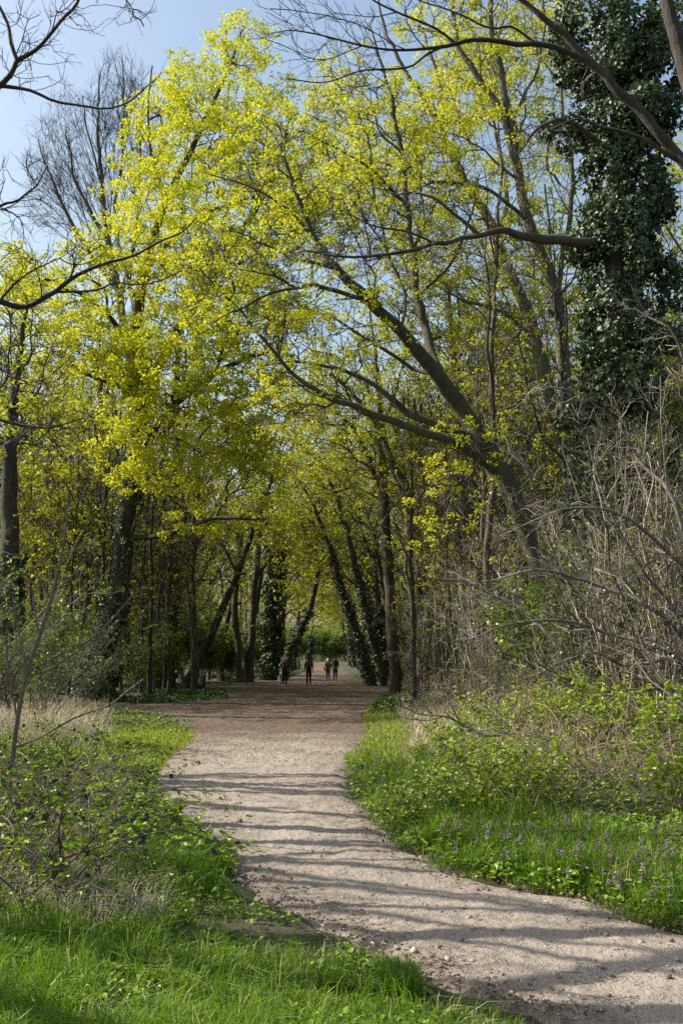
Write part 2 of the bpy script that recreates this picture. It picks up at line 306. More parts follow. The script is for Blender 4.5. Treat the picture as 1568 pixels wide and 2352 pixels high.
class Grown:
    """limbs drawn by hand, then twigs grown out to fill a cloud of points"""
    def __init__(s, limbs, step=0.5):
        s.P = np.zeros((60000, 3)); s.D = np.zeros((60000, 3)); s.Ln = np.zeros(60000); s.par = np.full(60000, -1); s.given = np.zeros(60000); s.n = 0; s.step = step
        for li, l in enumerate(limbs):
            l = np.asarray(l, float); m = max(3, int(plen(l) / step) + 1); q = resample(l, m)
            q[1:-1, :3] += RNG.normal(size=(m - 2, 3)) * step * 0.05
            if li == 0: prev = -1; st = 0
            else:
                prev = int(np.argmin(np.linalg.norm(s.P[:s.n] - q[0, :3], axis=1))); st = 1
                off = s.P[prev] - q[0, :3]; q[:, :3] += off * np.linspace(1, 0, m)[:, None]
            for j in range(st, m): prev = s._add(q[j, :3], prev, q[j, 3])
        s.nlimb = s.n
    def _add(s, p, par, g=0.0):
        i = s.n; s.P[i] = p; s.par[i] = par; s.given[i] = g; s.n += 1
        if par >= 0:
            d = p - s.P[par]; L = np.linalg.norm(d); s.D[i] = d / max(L, 1e-6); s.Ln[i] = s.Ln[par] + L
            if s.par[par] < 0 and par == 0: s.D[0] = s.D[i]
        return i
    def fill(s, Q, bf=0.35, ka=0.5, zmin=None, jit=0.06, minattach=0.0, sag=0.0):
        Q = np.asarray(Q); lp = s.P[:s.nlimb]
        d0 = np.array([np.min(np.linalg.norm(lp - q, axis=1)) for q in Q]); Q = Q[np.argsort(d0)]
        ok = np.ones(60000, bool)
        if minattach: ok[:s.nlimb] = s.Ln[:s.nlimb] > minattach
        for q in Q:
            n = s.n; v = q - s.P[:n]; d = np.sqrt((v * v).sum(1)) + 1e-6; cs = (v * s.D[:n]).sum(1) / d
            cost = d * (1 + ka * (1 - cs)) + bf * s.Ln[:n]; cost[~ok[:n]] = 1e9
            i = int(np.argmin(cost)); L = d[i]; k = max(1, int(round(L / s.step))); a = s.P[i].copy(); t0 = s.D[i] * L * 0.55; prev = i
            for j in range(1, k + 1):
                t = j / k; h = a + (q - a) * t + t0 * (t * (1 - t) ** 2) * 1.3 + np.array([0, 0, -sag * L * t * (1 - t)])
                if j < k: h = h + RNG.normal(size=3) * jit * s.step
                prev = s._add(h, prev)
            if s.n > 58000: break
    def radii(s, tip=0.006, p=2.2):
        n = s.n; acc = np.zeros(n); ch = np.zeros(n, int)
        r = np.zeros(n)
        for i in range(n - 1, -1, -1):
            r[i] = max(tip, acc[i] ** (1 / p)) if acc[i] > 0 else tip
            if s.given[i] > 0: r[i] = s.given[i]
            if s.par[i] >= 0: acc[s.par[i]] += min(r[i], 0.2) ** p if s.given[i] == 0 else 0; ch[s.par[i]] += 1
        # a twig is never thicker than the branch that bears it
        for i in range(n):
            if s.par[i] >= 0 and s.given[i] == 0: r[i] = min(r[i], r[s.par[i]] * 0.85 if ch[s.par[i]] > 1 else r[s.par[i]])
        s.r = r; s.ch = ch; return r
    def chains(s):
        n = s.n; kids = [[] for _ in range(n)]
        for i in range(1, n):
            if s.par[i] >= 0: kids[s.par[i]].append(i)
        out = []; stack = [(0, None)]
        while stack:
            i, start = stack.pop(); c = [] if start is None else [start]; c.append(i)
            while kids[i]:
                ks = sorted(kids[i], key=lambda k: -s.r[k])
                for k in ks[1:]: stack.append((k, i))
                i = ks[0]; c.append(i)
            out.append(c)
        return out
    def build(s, name, bark, twig, leaf, cut=0.03, tip=0.006, leaf_k=12, leaf_size=0.08, spread=0.16, dens=1.0, twigs=(2, 0.45), leaf_r=0.03, base=None, rough=0.05, sub=None, leafless=None, flare=0.0, thin=0.75, dome=False, stubs=0):
        """-> (trunk mesh, crown mesh), about the base point"""
        s.radii(tip); base = s.P[0].copy() if base is None else base
        if flare:
            zz = s.P[:s.n, 2] - s.P[0, 2]; trunk = s.given[:s.n] > 0; s.r[trunk] *= 1 + flare * np.exp(-np.maximum(zz[trunk], 0) / 0.5)
        T = MB(); C = MB(); groups = {}
        for c in s.chains():
            p = s.P[c] - base; r = s.r[c].copy()
            if len(c) > 1: r[0] = min(r[0], r[1] * 1.25)
            big = r.max() > cut; L = len(c)
            if big: m = min(2 * L, 60); sides = 12 if r.max() > 0.2 else 8 if r.max() > 0.07 else 6
            else: m = min(max(3, L + 1), 14); sides = 4 if r.max() > 0.013 else 3
            q = resample(np.column_stack([p, r]), m); groups.setdefault((big, m, sides), []).append(q)
        if stubs:                    # broken-off branch stubs and knots on the bare stem
            idx = np.where((s.given[:s.n] > 0) & (s.r > 0.05))[0]; idx = RNG.choice(idx, stubs); o = s.P[idx] - base; tg = s.D[idx]; sd = nrm(np.cross(tg, RNG.normal(size=tg.shape))); L = RNG.uniform(0.06, 0.4, stubs)[:, None]; rr_ = s.r[idx] * RNG.uniform(0.2, 0.4, stubs)
            q = np.stack([o + sd * (s.r[idx] * 0.6)[:, None], o + sd * (s.r[idx] * 1.05)[:, None] + tg * 0.04, o + sd * (s.r[idx][:, None] + L) + tg * 0.1 + RNG.normal(size=o.shape) * 0.04, o + sd * (s.r[idx][:, None] + L * 1.02) + tg * 0.1], 1)
            T.tubes(q, rr_[:, None] * np.array([[1.7, 1.1, 0.75, 0.05]]), 7, 0)
        for (big, m, sides), qs in groups.items():
            q = np.stack(qs); (T if big else C).tubes(q[..., :3], np.maximum(q[..., 3], tip * 0.5), sides, 0, rough if big and sides >= 8 else 0)
        r = s.r[:s.n]; thin = np.where((r < leaf_r) & (s.given[:s.n] == 0) & (RNG.uniform(size=s.n) < np.where(s.ch[:s.n] == 0, 1.0, thin)))[0]
        d = s.D[thin]; o = s.P[thin] - base
        if twigs[0]:
            pts = np.stack([o - d * 0.05, o + d * 0.02], 1); rr = np.full((len(o), 2), tip * 1.3)
            a, b = spawn(pts, rr, twigs[0], twigs[1], 0.75, 0.15, 0.1, 4, tip * 0.55, 0.7, 0.16, 0.1); C.tubes(a, b, 3, 0)
            tips = a[:, -1]; td = nrm(a[:, -1] - a[:, -2])
            if sub:
                a2, b2 = spawn(a, b, sub[0], sub[1], 0.7, 0.15, 0.2, 3, tip * 0.45, 0.75, 0.15, 0.3); C.tubes(a2, b2, 3, 0)
                tips = np.concatenate([tips, a2[:, -1]]); td = np.concatenate([td, nrm(a2[:, -1] - a2[:, -2])])
        else: tips, td = o, d
        if leaf_k:
            if leafless is not None:
                keep = leafless(tips + base); tips, td = tips[keep], td[keep]
            k = RNG.uniform(size=len(tips)) < dens; C.clusters(tips[k], td[k], leaf_k, spread, leaf_size, 1, 0.55, dome=dome)
        return T.mesh(name + '_trunk', [bark], True), C.mesh(name + '_crown', [twig, leaf] if leaf_k else [twig], False)

def tag(o, label=None, cat=None, group=None, kind=None):
    for k, v in (('label', label), ('category', cat), ('group', group), ('kind', kind)):
        if v: o[k] = v
    return o
def obj(name, me, parent=None, loc=None):
    o = bpy.data.objects.new(name, me); COL.objects.link(o); o.parent = parent
    if loc is not None: o.location = loc
    return o
def empty(name, loc, rz=0.0, sc=1.0):
    o = bpy.data.objects.new(name, None); COL.objects.link(o); o.location = loc; o.rotation_euler = (0, 0, rz); o.scale = (sc, sc, sc); o.empty_display_size = 0.3; return o
def tree(name, meshes, loc, label, group=None, cat='tree', rz=0.0, sc=1.0, parts=('trunk', 'crown')):
    e = tag(empty(name, loc, rz, sc), label, cat, group)
    for p, me in zip(parts, meshes):
        if me is not None: obj(p, me, e)
    return e
def limb(Y, *pts):
    """hand-drawn limb: (u, v, width[, Y]) in picture units -> x, y, z, radius"""
    out = []
    for p in pts:
        y = p[3] if len(p) > 3 else Y
        w, k = W(p[0], p[1], y); out.append([*w, max(p[2] * k * 0.5, 0.008)])
    return np.array(out)
def blob(Y, n, *es):
    """n points in ellipses (u, v, ru, rv) of the picture with depth half-size dY round Y; share by area"""
    a = np.array([e[2] * e[3] for e in es], float); out = []
    for e, c in zip(es, np.round(n * a / a.sum()).astype(int)):
        d = nrm(RNG.normal(size=(max(c, 1), 3))) * RNG.uniform(0, 1, (max(c, 1), 1)) ** (1 / 2.6)
        yy = e[4] if len(e) > 4 else Y; dy = e[5] if len(e) > 5 else 3.0
        out += [W(e[0] + x * e[2], e[1] + y * e[3], yy + z * dy)[0] for x, y, z in d]
    return np.array(out)
def ivy_on(mb, path, rad, n, thick, size, mat=0):
    """ivy leaves round a stem path (m,3)"""
    path = np.asarray(path); m = len(path); t = RNG.uniform(0, m - 1.001, n); i = t.astype(int); f = (t - i)[:, None]
    p = path[i] * (1 - f) + path[i + 1] * f; tg = nrm(path[i + 1] - path[i]); r = np.interp(t, np.arange(m), rad)
    sd = nrm(np.cross(tg, RNG.normal(size=tg.shape))); lump = 0.65 + 0.35 * np.sin(p[:, 2] * 2.3 + sd[:, 0] * 2.0) + 0.25 * np.sin(p[:, 2] * 5.1 + sd[:, 1] * 3)
    th = np.interp(t, np.arange(m), np.broadcast_to(thick, (m,)))
    o = p + sd * (r + th * np.clip(lump, 0.1, 1.3) * RNG.uniform(0, 1, n) ** 0.5)[:, None]
    ax = nrm(RNG.normal(size=o.shape) * 0.5 + sd * 0.4 + np.array([0, 0, -0.8])); no = nrm(sd + RNG.normal(size=o.shape) * 0.55 + np.array([0, 0, 0.35]))
    sz = size * RNG.uniform(0.6, 1.3, n); mb.leaves(o, ax, no, sz, sz * 0.95, mat, None, 0.1)

# ================================================================== SETTING: ground and path
def grid(xs, ys, zf):
    X, Y = np.meshgrid(xs, ys); Z = zf(X, Y); V = np.stack([X, Y, Z], -1).reshape(-1, 3); nx = len(xs); ny = len(ys)
    i = np.arange(ny - 1)[:, None] * nx + np.arange(nx - 1)[None]; return V, np.stack([i, i + 1, i + nx + 1, i + nx], -1).reshape(-1, 4)
xs = np.concatenate([-np.geomspace(420, 14, 22), np.arange(-13.7, 13.8, 0.22), np.geomspace(14, 420, 22)])
ys = np.concatenate([np.arange(-40, 3, 3.0), np.arange(3, 24, 0.18), np.geomspace(24.2, 600, 90)])
gm = MB(); V, q = grid(xs, ys, lambda X, Y: gz(X, Y) - 0.07 * (1 - sstep(-0.05, 0.12, path_d(X, Y)))); gm.add(V, quads=q)
ground = tag(obj('ground', gm.mesh('ground', ['ground'], True)), 'brown woodland soil under the grass, ivy and shrubs', None, None, 'structure')
pys = np.concatenate([np.arange(0.6, 4.4, 0.3), np.arange(4.4, 26, 0.06), np.geomspace(26.1, 242, 150)]); na = 64
tt = np.linspace(0, 1, na); Y = np.repeat(pys[:, None], na, 1)
rag = 0.10 * wave(Y, Y * 0.3, 1.1) + 0.07 * wave(Y * 1.7, Y, 0.45)
rag2 = 0.10 * wave(Y + 40, Y * 0.3, 1.2) + 0.07 * wave(Y * 1.6 + 9, Y, 0.5)
XL = path_l(Y) - 0.10 + rag; XR = path_r(Y) + 0.10 + rag2; X = XL + (XR - XL) * tt
edge = np.minimum(X - XL, XR - X)
Z = gz(X, Y) + 0.012 - 0.06 * (1 - sstep(0, 0.22, edge)) * (1 - sstep(-0.1, 0.3, path_d(X, Y)) * 0) + (0.014 * wave(X, Y, 0.55) + 0.011 * wave(X + 5, Y, 0.23) * (1 + wave(X, Y, 1.1)) + 0.014 * wave(X, Y + 9, 1.6) + RNG.normal(size=X.shape) * 0.0025) * sstep(0, 0.3, edge)
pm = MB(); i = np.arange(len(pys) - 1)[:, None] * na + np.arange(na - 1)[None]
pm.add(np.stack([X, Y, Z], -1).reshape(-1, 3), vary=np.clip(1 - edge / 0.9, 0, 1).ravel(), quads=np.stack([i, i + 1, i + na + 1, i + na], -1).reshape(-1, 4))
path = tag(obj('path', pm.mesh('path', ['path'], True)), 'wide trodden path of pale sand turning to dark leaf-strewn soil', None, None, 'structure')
def pz(x, y): return gz(x, y) + 0.014

# ================================================================== TREES that the photograph shows one by one
def hero(name, label, limbs, pts, bark, twig, leaf, group=None, bf=0.35, ka=0.5, step=0.5, minattach=0.0, sag=0.0, ivy=None, flare=0.5, **kw):
    limbs = [np.array(l) for l in limbs]
    limbs[0][0, 2] = gz(limbs[0][0, 0], limbs[0][0, 1]) - 0.15
    g = Grown(limbs, step); g.fill(pts, bf, ka, minattach=minattach, sag=sag)
    tm, cm = g.build(name, bark, twig, leaf, flare=flare, **kw); base = g.P[0].copy()
    e = tree(name, (tm, cm), base, label, group)
    if ivy:
        mb = MB()
        for (a, b, n, th, sz) in ivy:
            l = resample(limbs[0], 60); l = l[int(a * 59):int(b * 59) + 1]; ivy_on(mb, l[:, :3] - base, l[:, 3], n, th, sz)
        obj('ivy', mb.mesh(name + '_ivy', ['ivy']), e)
    return e

# --- the big yellow-green maple left of the path
T1 = [limb(38, (212, 1614, 60), (243, 1490, 50), (275, 1330, 44), (293, 1180, 42), (303, 1080, 40), (322, 940, 36), (318, 830, 32), (312, 740, 28), (335, 610, 22), (380, 470, 17), (450, 320, 12), (525, 160, 7), (555, 70, 4)),
      limb(38, (322, 940, 18), (380, 800, 20), (450, 690, 17), (540, 560, 14), (610, 420, 10), (660, 300, 6)),
      limb(38, (303, 1080, 16), (380, 960, 16, 36), (470, 880, 14, 35), (560, 830, 10, 34), (640, 800, 6, 33)),
      limb(38, (318, 830, 12), (260, 740, 12, 36), (190, 680, 9, 35), (100, 640, 6, 34)),
      limb(38, (312, 740, 12), (280, 600, 10, 40), (250, 500, 8, 41), (200, 420, 4, 42)),
      limb(38, (335, 610, 12), (420, 520, 10, 36), (520, 470, 9, 35), (640, 440, 5, 34)),
      limb(38, (380, 470, 8), (350, 360, 7), (340, 250, 5), (350, 150, 3)),
      limb(38, (295, 1240, 12), (390, 1228, 11, 37), (450, 1205, 9, 36), (520, 1190, 7, 35.5), (590, 1195, 4, 35)),
      limb(38, (322, 900, 10), (250, 880, 9, 35), (180, 850, 7, 34), (120, 800, 4, 33)),
      limb(38, (303, 1080, 10), (330, 1020, 9, 35), (400, 1010, 6, 34), (460, 1040, 4, 33))]
P1 = np.concatenate([blob(38, 1150, (555, 120, 80, 75, 38, 2), (480, 220, 130, 110, 38, 3), (390, 230, 70, 70, 39, 2), (430, 340, 150, 130, 38, 4), (600, 330, 150, 140, 37, 4), (360, 470, 110, 100, 37, 4), (540, 500, 190, 130, 36, 4),
           (300, 590, 150, 90, 36, 3), (470, 640, 200, 110, 36, 4), (690, 480, 130, 150, 36, 3)),
      blob(35, 620, (200, 790, 120, 60, 34, 2), (300, 860, 160, 65, 34, 2.5), (160, 690, 110, 70, 35, 2), (440, 780, 150, 80, 34, 2.5), (520, 880, 130, 70, 34, 2.5), (390, 930, 110, 60, 33, 2), (600, 750, 110, 90, 34, 2.5)),
      blob(34, 330, (320, 1010, 85, 50, 33, 1.5), (350, 1090, 90, 45, 33, 1.5), (520, 1050, 110, 50, 35, 2), (550, 980, 110, 50, 35, 2), (590, 1100, 60, 40, 35, 2), (470, 1130, 60, 40, 35, 1.5), (60, 640, 90, 60, 38, 2), (430, 1210, 80, 25, 36, 1), (560, 1180, 60, 30, 36, 1))])
hero('maple_tree', 'tall maple left of the path with broad bright yellow-green crown and ivy-wrapped trunk', T1, P1, 'bark_dark', 'twig_dark', 'maple',
     ivy=[(0.0, 0.07, 2600, 0.6, 0.12), (0.0, 0.16, 2600, 0.36, 0.12), (0.14, 0.5, 1500, 0.22, 0.12)], leaf_k=58, leaf_size=0.095, spread=0.35, twigs=(1, 0.6), dens=1.0, bf=0.28, dome=True, stubs=12, flare=0.9, cut=0.035, minattach=8.0, tip=0.011)

# --- the big leaning tree on the right
T2 = [limb(24, (1475, 1640, 64), (1395, 1517, 60), (1334, 1450, 56), (1273, 1359, 52), (1219, 1261, 50), (1190, 1170, 52), (1150, 1080, 56), (1105, 1010, 50), (1060, 935, 46), (1000, 855, 40, 23.5), (930, 770, 34, 23), (850, 695, 29, 22.5), (780, 622, 23, 22), (730, 560, 18, 22), (690, 470, 13, 22), (665, 400, 9, 22), (640, 330, 5, 22)),
      limb(24, (1165, 1100, 26), (1090, 1045, 26, 23.5), (1000, 1003, 23, 23), (900, 968, 21, 22.5), (820, 940, 18, 22), (740, 903, 15, 22), (680, 865, 12, 22), (610, 785, 9, 22), (540, 700, 6, 22), (480, 640, 3, 22)),
      limb(24, (1110, 1010, 20), (1010, 978, 20), (940, 950, 19), (890, 905, 15), (820, 862, 12), (700, 832, 8), (600, 840, 4)),
      limb(24, (1060, 935, 28), (1012, 850, 27, 24.5), (985, 760, 25, 25), (965, 680, 22, 25), (950, 560, 17, 25), (939, 461, 15, 25), (928, 380, 13, 25), (903, 241, 10, 25), (882, 169, 8, 25), (850, 60, 4, 25)),
      limb(24, (850, 695, 12, 22.5), (760, 662, 12, 22), (680, 655, 9, 21.5), (580, 690, 6, 21), (490, 740, 3, 21)),
      limb(24, (780, 622, 10, 22), (700, 600, 9, 22), (610, 565, 6, 22), (520, 520, 4, 22)),
      limb(24, (1000, 855, 12, 23.5), (940, 840, 11), (860, 790, 9), (780, 740, 7), (690, 700, 4)),
      limb(24, (930, 770, 10, 23), (940, 690, 9), (900, 600, 8), (870, 500, 6), (850, 400, 4)),
      limb(24, (730, 560, 8, 22), (650, 470, 7, 22), (560, 420, 5, 22), (480, 400, 3, 22)),
      limb(24, (965, 680, 10, 25), (1040, 600, 8, 25.5), (1080, 500, 6, 26), (1100, 400, 4, 26)),
      limb(24, (939, 461, 8, 25), (850, 380, 7, 24.5), (760, 330, 5, 24), (690, 300, 3, 24))]
P2 = np.concatenate([blob(23, 900, (600, 640, 190, 130, 22, 2), (720, 780, 160, 90, 22, 2), (780, 500, 170, 120, 22.5, 2), (650, 380, 130, 110, 22.5, 2), (860, 330, 140, 150, 25, 2), (960, 480, 130, 150, 25, 2), (880, 700, 130, 110, 23, 2), (700, 920, 170, 80, 22, 1.5), (480, 600, 90, 90, 22, 1.5), (820, 200, 110, 90, 25, 1.5)),
      blob(24, 90, (1040, 1110, 60, 35, 23.5, 0.6), (1000, 1215, 45, 25, 23.5, 0.6), (1090, 1020, 60, 40, 23.5, 1))])
_mk = lambda t: RNG.uniform(size=len(t)) < 0.42
for l in T2: l[:, 3] *= 0.85
hero('leaning_maple_tree', 'thick mossy maple leaning left over the path from the right bank', T2, P2, 'bark_moss', 'twig_dark', 'maple',
     leaf_k=44, leaf_size=0.06, spread=0.22, twigs=(2, 0.5), sub=(2, 0.35), dens=0.09, dome=True, stubs=22, bf=0.25, cut=0.024, minattach=6.0, tip=0.0085, step=0.4)

# --- the pale upright stems on the right
T3 = [limb(27, (1482, 1620, 46), (1480, 1541, 44), (1456, 1410, 40), (1410, 1319, 34), (1349, 1255, 32), (1310, 1080, 30), (1300, 940, 30), (1292, 804, 30), (1272, 667, 28), (1215, 513, 24), (1190, 410, 22), (1174, 287, 18), (1133, 92, 14), (1118, -60, 9), (1100, -200, 4)),
      limb(27, (1190, 410, 17), (1144, 246, 16), (1093, 174, 14), (1052, 103, 12), (1036, 0, 9), (1010, -120, 4)),
      limb(27, (1272, 667, 12), (1300, 500, 12), (1310, 380, 10), (1290, 250, 7), (1280, 120, 4)),
      limb(27, (1215, 513, 10), (1120, 440, 8, 26), (1010, 420, 6, 25), (930, 450, 3, 24)),
      limb(27, (1174, 287, 8), (1230, 180, 7), (1250, 60, 5), (1240, -60, 3))]
P3 = blob(27, 760, (1080, 120, 140, 150, 28, 3), (1180, 160, 120, 170, 28, 3), (1240, 350, 100, 130, 28, 3), (1050, 360, 120, 120, 27, 3), (1200, 560, 120, 120, 28, 3), (1130, -60, 200, 100, 28, 3), (1290, 60, 90, 120, 30, 3))
hero('grey_stemmed_maple_tree', 'tall pale grey-stemmed maple just left of the ivy column, forking high up', T3, P3, 'bark_grey', 'twig_grey', 'maple',
     leaf_k=50, leaf_size=0.07, spread=0.27, twigs=(2, 0.55), sub=(1, 0.4), dens=0.19, dome=True, stubs=14, bf=0.3, cut=0.028, minattach=10.0, tip=0.009)
T4 = [limb(31, (1385, 1605, 40), (1350, 1350, 34), (1300, 1100, 30), (1235, 790, 28), (1174, 631, 25), (1144, 564, 23), (1113, 492, 21), (1072, 425, 19), (1020, 318, 16), (959, 205, 12), (913, 133, 9), (880, 50, 6), (860, -60, 3)),
      limb(31, (1072, 425, 10), (1000, 420, 9), (900, 350, 7), (800, 310, 5), (700, 260, 3)),
      limb(31, (1144, 564, 11), (1160, 420, 10), (1130, 260, 7), (1150, 120, 4)),
      limb(31, (1020, 318, 9), (1010, 200, 8), (980, 90, 6), (960, -20, 3)),
      limb(31, (1235, 790, 10), (1150, 720, 9), (1060, 690, 6), (980, 640, 3))]
P4 = blob(31, 720, (850, 400, 130, 120, 31, 3), (960, 300, 130, 120, 31, 3), (1050, 200, 130, 120, 32, 3), (1000, 560, 150, 130, 32, 3), (1100, 680, 130, 120, 33, 3), (780, 260, 100, 70, 30, 3), (1120, 860, 100, 100, 32, 2.5), (1220, 760, 90, 150, 33, 2.5))
hero('slanting_maple_tree', 'slim pale maple slanting up to the left behind the thick leaning maple', T4, P4, 'bark_grey', 'twig_grey', 'maple',
     leaf_k=52, leaf_size=0.075, spread=0.3, twigs=(2, 0.5), sub=(1, 0.4), dens=0.24, dome=True, stubs=10, bf=0.3, cut=0.03, minattach=9.0, tip=0.010)

# --- the ivy tower on the right
T7 = [limb(21, (1432, 1650, 46), (1425, 1300, 44), (1418, 1000, 42), (1412, 700, 40), (1410, 540, 38), (1412, 350, 34), (1425, 150, 26), (1440, -60, 18), (1450, -220, 8)),
      limb(21, (1410, 540, 26), (1330, 548, 24, 20.5), (1270, 545, 23, 20), (1200, 533, 20, 19.5), (1150, 524, 15, 19), (1100, 535, 13, 19), (1050, 546, 11, 19), (980, 560, 10, 18.8), (900, 580, 8, 18.5), (800, 590, 6, 18), (700, 575, 4, 18)),
      limb(21, (1100, 535, 9, 19), (1060, 500, 9, 19), (1020, 470, 7, 19), (960, 440, 5, 19), (900, 450, 3, 19)),
      limb(21, (1412, 350, 14), (1340, 300, 11, 20), (1290, 268, 9, 19.5), (1230, 300, 7, 19), (1180, 360, 4, 19)),
      limb(21, (1425, 150, 14), (1480, 60, 12), (1530, -60, 8)), limb(21, (1412, 350, 12), (1470, 270, 10), (1530, 240, 6)), limb(21, (1425, 150, 12), (1370, 60, 10), (1330, -60, 6)),
      limb(21, (980, 560, 5, 18.8), (920, 530, 5, 18.5), (850, 520, 4, 18), (780, 480, 2.5, 18))]
P7 = blob(20, 260, (900, 570, 170, 60, 18.5, 0.8), (1000, 470, 110, 60, 19, 0.7), (760, 600, 120, 60, 18, 0.7), (1230, 330, 90, 70, 19, 0.8), (1150, 600, 100, 60, 19, 0.8))
e7 = hero('ivy_covered_tree', 'tree swallowed by a tall dark ivy column, one brown limb reaching left', T7, P7, 'bark_brown', 'twig_dark', 'ivy',
     leaf_k=0, twigs=(2, 0.4), sub=(2, 0.2), bf=0.3, cut=0.02, minattach=7.0, tip=0.006, step=0.35, flare=0.3)
mb = MB(); b7 = np.array(e7.location)
for (u, v, ru, rv, dy, n) in [(1400, 110, 105, 130, 1.3, 8000), (1490, 170, 95, 120, 1.3, 6000), (1440, 290, 120, 90, 1.3, 6000), (1390, 400, 65, 110, 1.0, 3600), (1425, 560, 85, 120, 0.9, 4600), (1410, 720, 75, 110, 0.8, 3600),
                               (1430, 880, 95, 110, 0.8, 4200), (1410, 1030, 80, 110, 0.7, 3200), (1420, 1180, 55, 120, 0.5, 1800), (1425, 1400, 36, 150, 0.35, 900), (1530, 60, 70, 90, 1.0, 2500), (1500, 1000, 60, 90, 0.7, 1600), (1530, 1150, 40, 120, 0.6, 1200), (1550, 700, 45, 120, 0.6, 1200), (1490, 450, 50, 120, 0.8, 2000), (1330, 40, 60, 70, 0.8, 1800)] + [(RNG.choice([1345, 1500]) + RNG.normal() * 22 - (40 if v < 330 else 0), v, RNG.uniform(14, 34), RNG.uniform(22, 55), 0.4, 320) for v in RNG.uniform(20, 1180, 60)]:
    d = nrm(RNG.normal(size=(n, 3))); r = RNG.uniform(0.45, 1, (n, 1)) ** 0.5 * (1 + 0.14 * np.sin(d[:, :1] * 5 + v) + 0.12 * np.sin(d[:, 2:3] * 7 + u))
    c, k = W(u, v, 21); p = c + d * r * np.array([ru * k, dy, rv * k])
    ax = nrm(RNG.normal(size=p.shape) * 0.5 + d * 0.3 + np.array([0, 0, -0.8])); no = nrm(d + RNG.normal(size=p.shape) * 0.5 + np.array([0, 0, 0.4])); sz = 0.12 * RNG.uniform(0.6, 1.3, n)
    sz = 0.05 + 0.09 * RNG.uniform(size=n) ** 1.4; hole = wave(p[:, 0] * 1.3, p[:, 2], 1.5) + 0.6 * wave(p[:, 0] + p[:, 1], p[:, 2] * 1.4, 0.6); kp = hole > -0.22
    mb.leaves((p - b7)[kp], ax[kp], no[kp], sz[kp], sz[kp] * 0.95, 0, None, 0.1)
obj('ivy', mb.mesh('ivy_column', ['ivy']), e7)

# --- near tree just outside the right edge: its dark bough crosses the top right corner
T8 = [limb(12, (1720, 1760, 60), (1700, 1300, 54), (1680, 900, 50), (1650, 560, 46), (1610, 300, 40), (1565, 130, 36), (1535, 20, 30), (1505, -120, 22), (1480, -320, 10)),
      limb(12, (1655, 600, 30), (1610, 430, 27), (1568, 355, 25), (1500, 280, 23), (1430, 205, 22), (1370, 145, 20), (1310, 88, 17), (1245, 32, 13), (1190, -10, 10), (1120, -70, 5)),
      limb(12, (1385, 160, 14), (1350, 132, 14), (1290, 106, 13), (1230, 96, 13), (1170, 92, 12), (1100, 86, 11), (1050, 92, 10), (1000, 104, 8), (930, 110, 6), (850, 105, 5), (760, 85, 4), (680, 70, 3)),
      limb(12, (1050, 92, 6), (1000, 60, 6), (930, 30, 5), (860, 0, 4), (780, -40, 3)),
      limb(12, (1000, 104, 5), (920, 150, 5), (830, 160, 4), (740, 190, 3), (660, 180, 2)),
      limb(12, (1230, 96, 6), (1180, 60, 6), (1120, 60, 5), (1060, 30, 4), (960, 0, 3)),
      limb(12, (1568, 355, 12), (1500, 320, 11), (1440, 290, 9), (1380, 285, 7), (1320, 270, 5), (1260, 300, 3)),
      limb(12, (850, 105, 3), (760, 140, 3), (690, 120, 2), (610, 90, 1.5)), limb(12, (930, 110, 3), (840, 60, 3), (740, 30, 2), (620, 20, 1.5))]
P8 = blob(12, 420, (780, 90, 180, 90, 12, 0.8), (900, 40, 170, 70, 12, 0.8), (680, 60, 110, 90, 12, 0.8), (1050, 40, 120, 70, 12, 0.7), (820, 190, 120, 60, 12, 0.7), (1300, 200, 80, 60, 12, 0.6), (1500, -300, 300, 200, 12, 2), (1650, -200, 200, 250, 12, 2))
hero('overhanging_tree', 'bare-twigged tree at the right edge whose dark bough arches across the top right corner', T8, P8, 'bark_dark', 'twig_dark', 'maple',
     leaf_k=0, twigs=(2, 0.28), sub=(2, 0.13), bf=0.3, cut=0.014, minattach=3.0, tip=0.0045, step=0.22, flare=0.3)

# --- near bare tree outside the left edge: dark boughs reach in at the top and the middle left
T10 = [limb(11, (-330, 1770, 70), (-310, 1300, 60), (-280, 900, 52), (-250, 600, 44), (-210, 350, 34), (-150, 100, 24), (-100, -200, 14), (-60, -450, 6)),
       limb(11, (-235, 500, 22), (-130, 350, 18), (-60, 250, 16), (0, 195, 14), (22, 175, 12), (46, 138, 11), (82, 113, 9), (128, 67, 8), (169, 15, 7), (200, -40, 5), (240, -120, 3)),
       limb(11, (46, 138, 9), (31, 92, 9), (20, 51, 8), (0, 10, 7), (-20, -60, 5), (0, -140, 3)),
       limb(11, (0, 195, 9), (45, 200, 8), (90, 215, 7), (150, 238, 6), (220, 246, 5), (280, 240, 4), (330, 200, 3), (360, 180, 2)),
       limb(11, (-262, 700, 24), (-130, 700, 17), (-50, 690, 15), (0, 688, 14), (45, 698, 13), (90, 688, 12), (130, 660, 11), (170, 630, 9), (240, 605, 7), (320, 575, 6), (400, 540, 4), (450, 500, 2.5)),
       limb(11, (130, 660, 6), (200, 660, 5), (270, 640, 4), (340, 650, 3), (420, 620, 2)),
       limb(11, (-270, 800, 16), (-120, 560, 12), (-40, 500, 9), (30, 470, 6), (80, 430, 4), (110, 380, 2)),
       limb(11, (-280, 900, 16), (-150, 950, 12), (-40, 960, 8), (40, 985, 7), (110, 985, 5), (190, 960, 3)),
       limb(11, (-150, 100, 12), (0, -80, 9), (150, -120, 7), (260, -60, 5), (300, 20, 3), (330, 60, 2)),
       limb(11, (-210, 350, 14), (-350, 100, 11), (-420, -150, 7), (-450, -350, 4)), limb(11, (-250, 600, 16), (-450, 400, 12), (-600, 200, 8), (-700, 0, 4))]
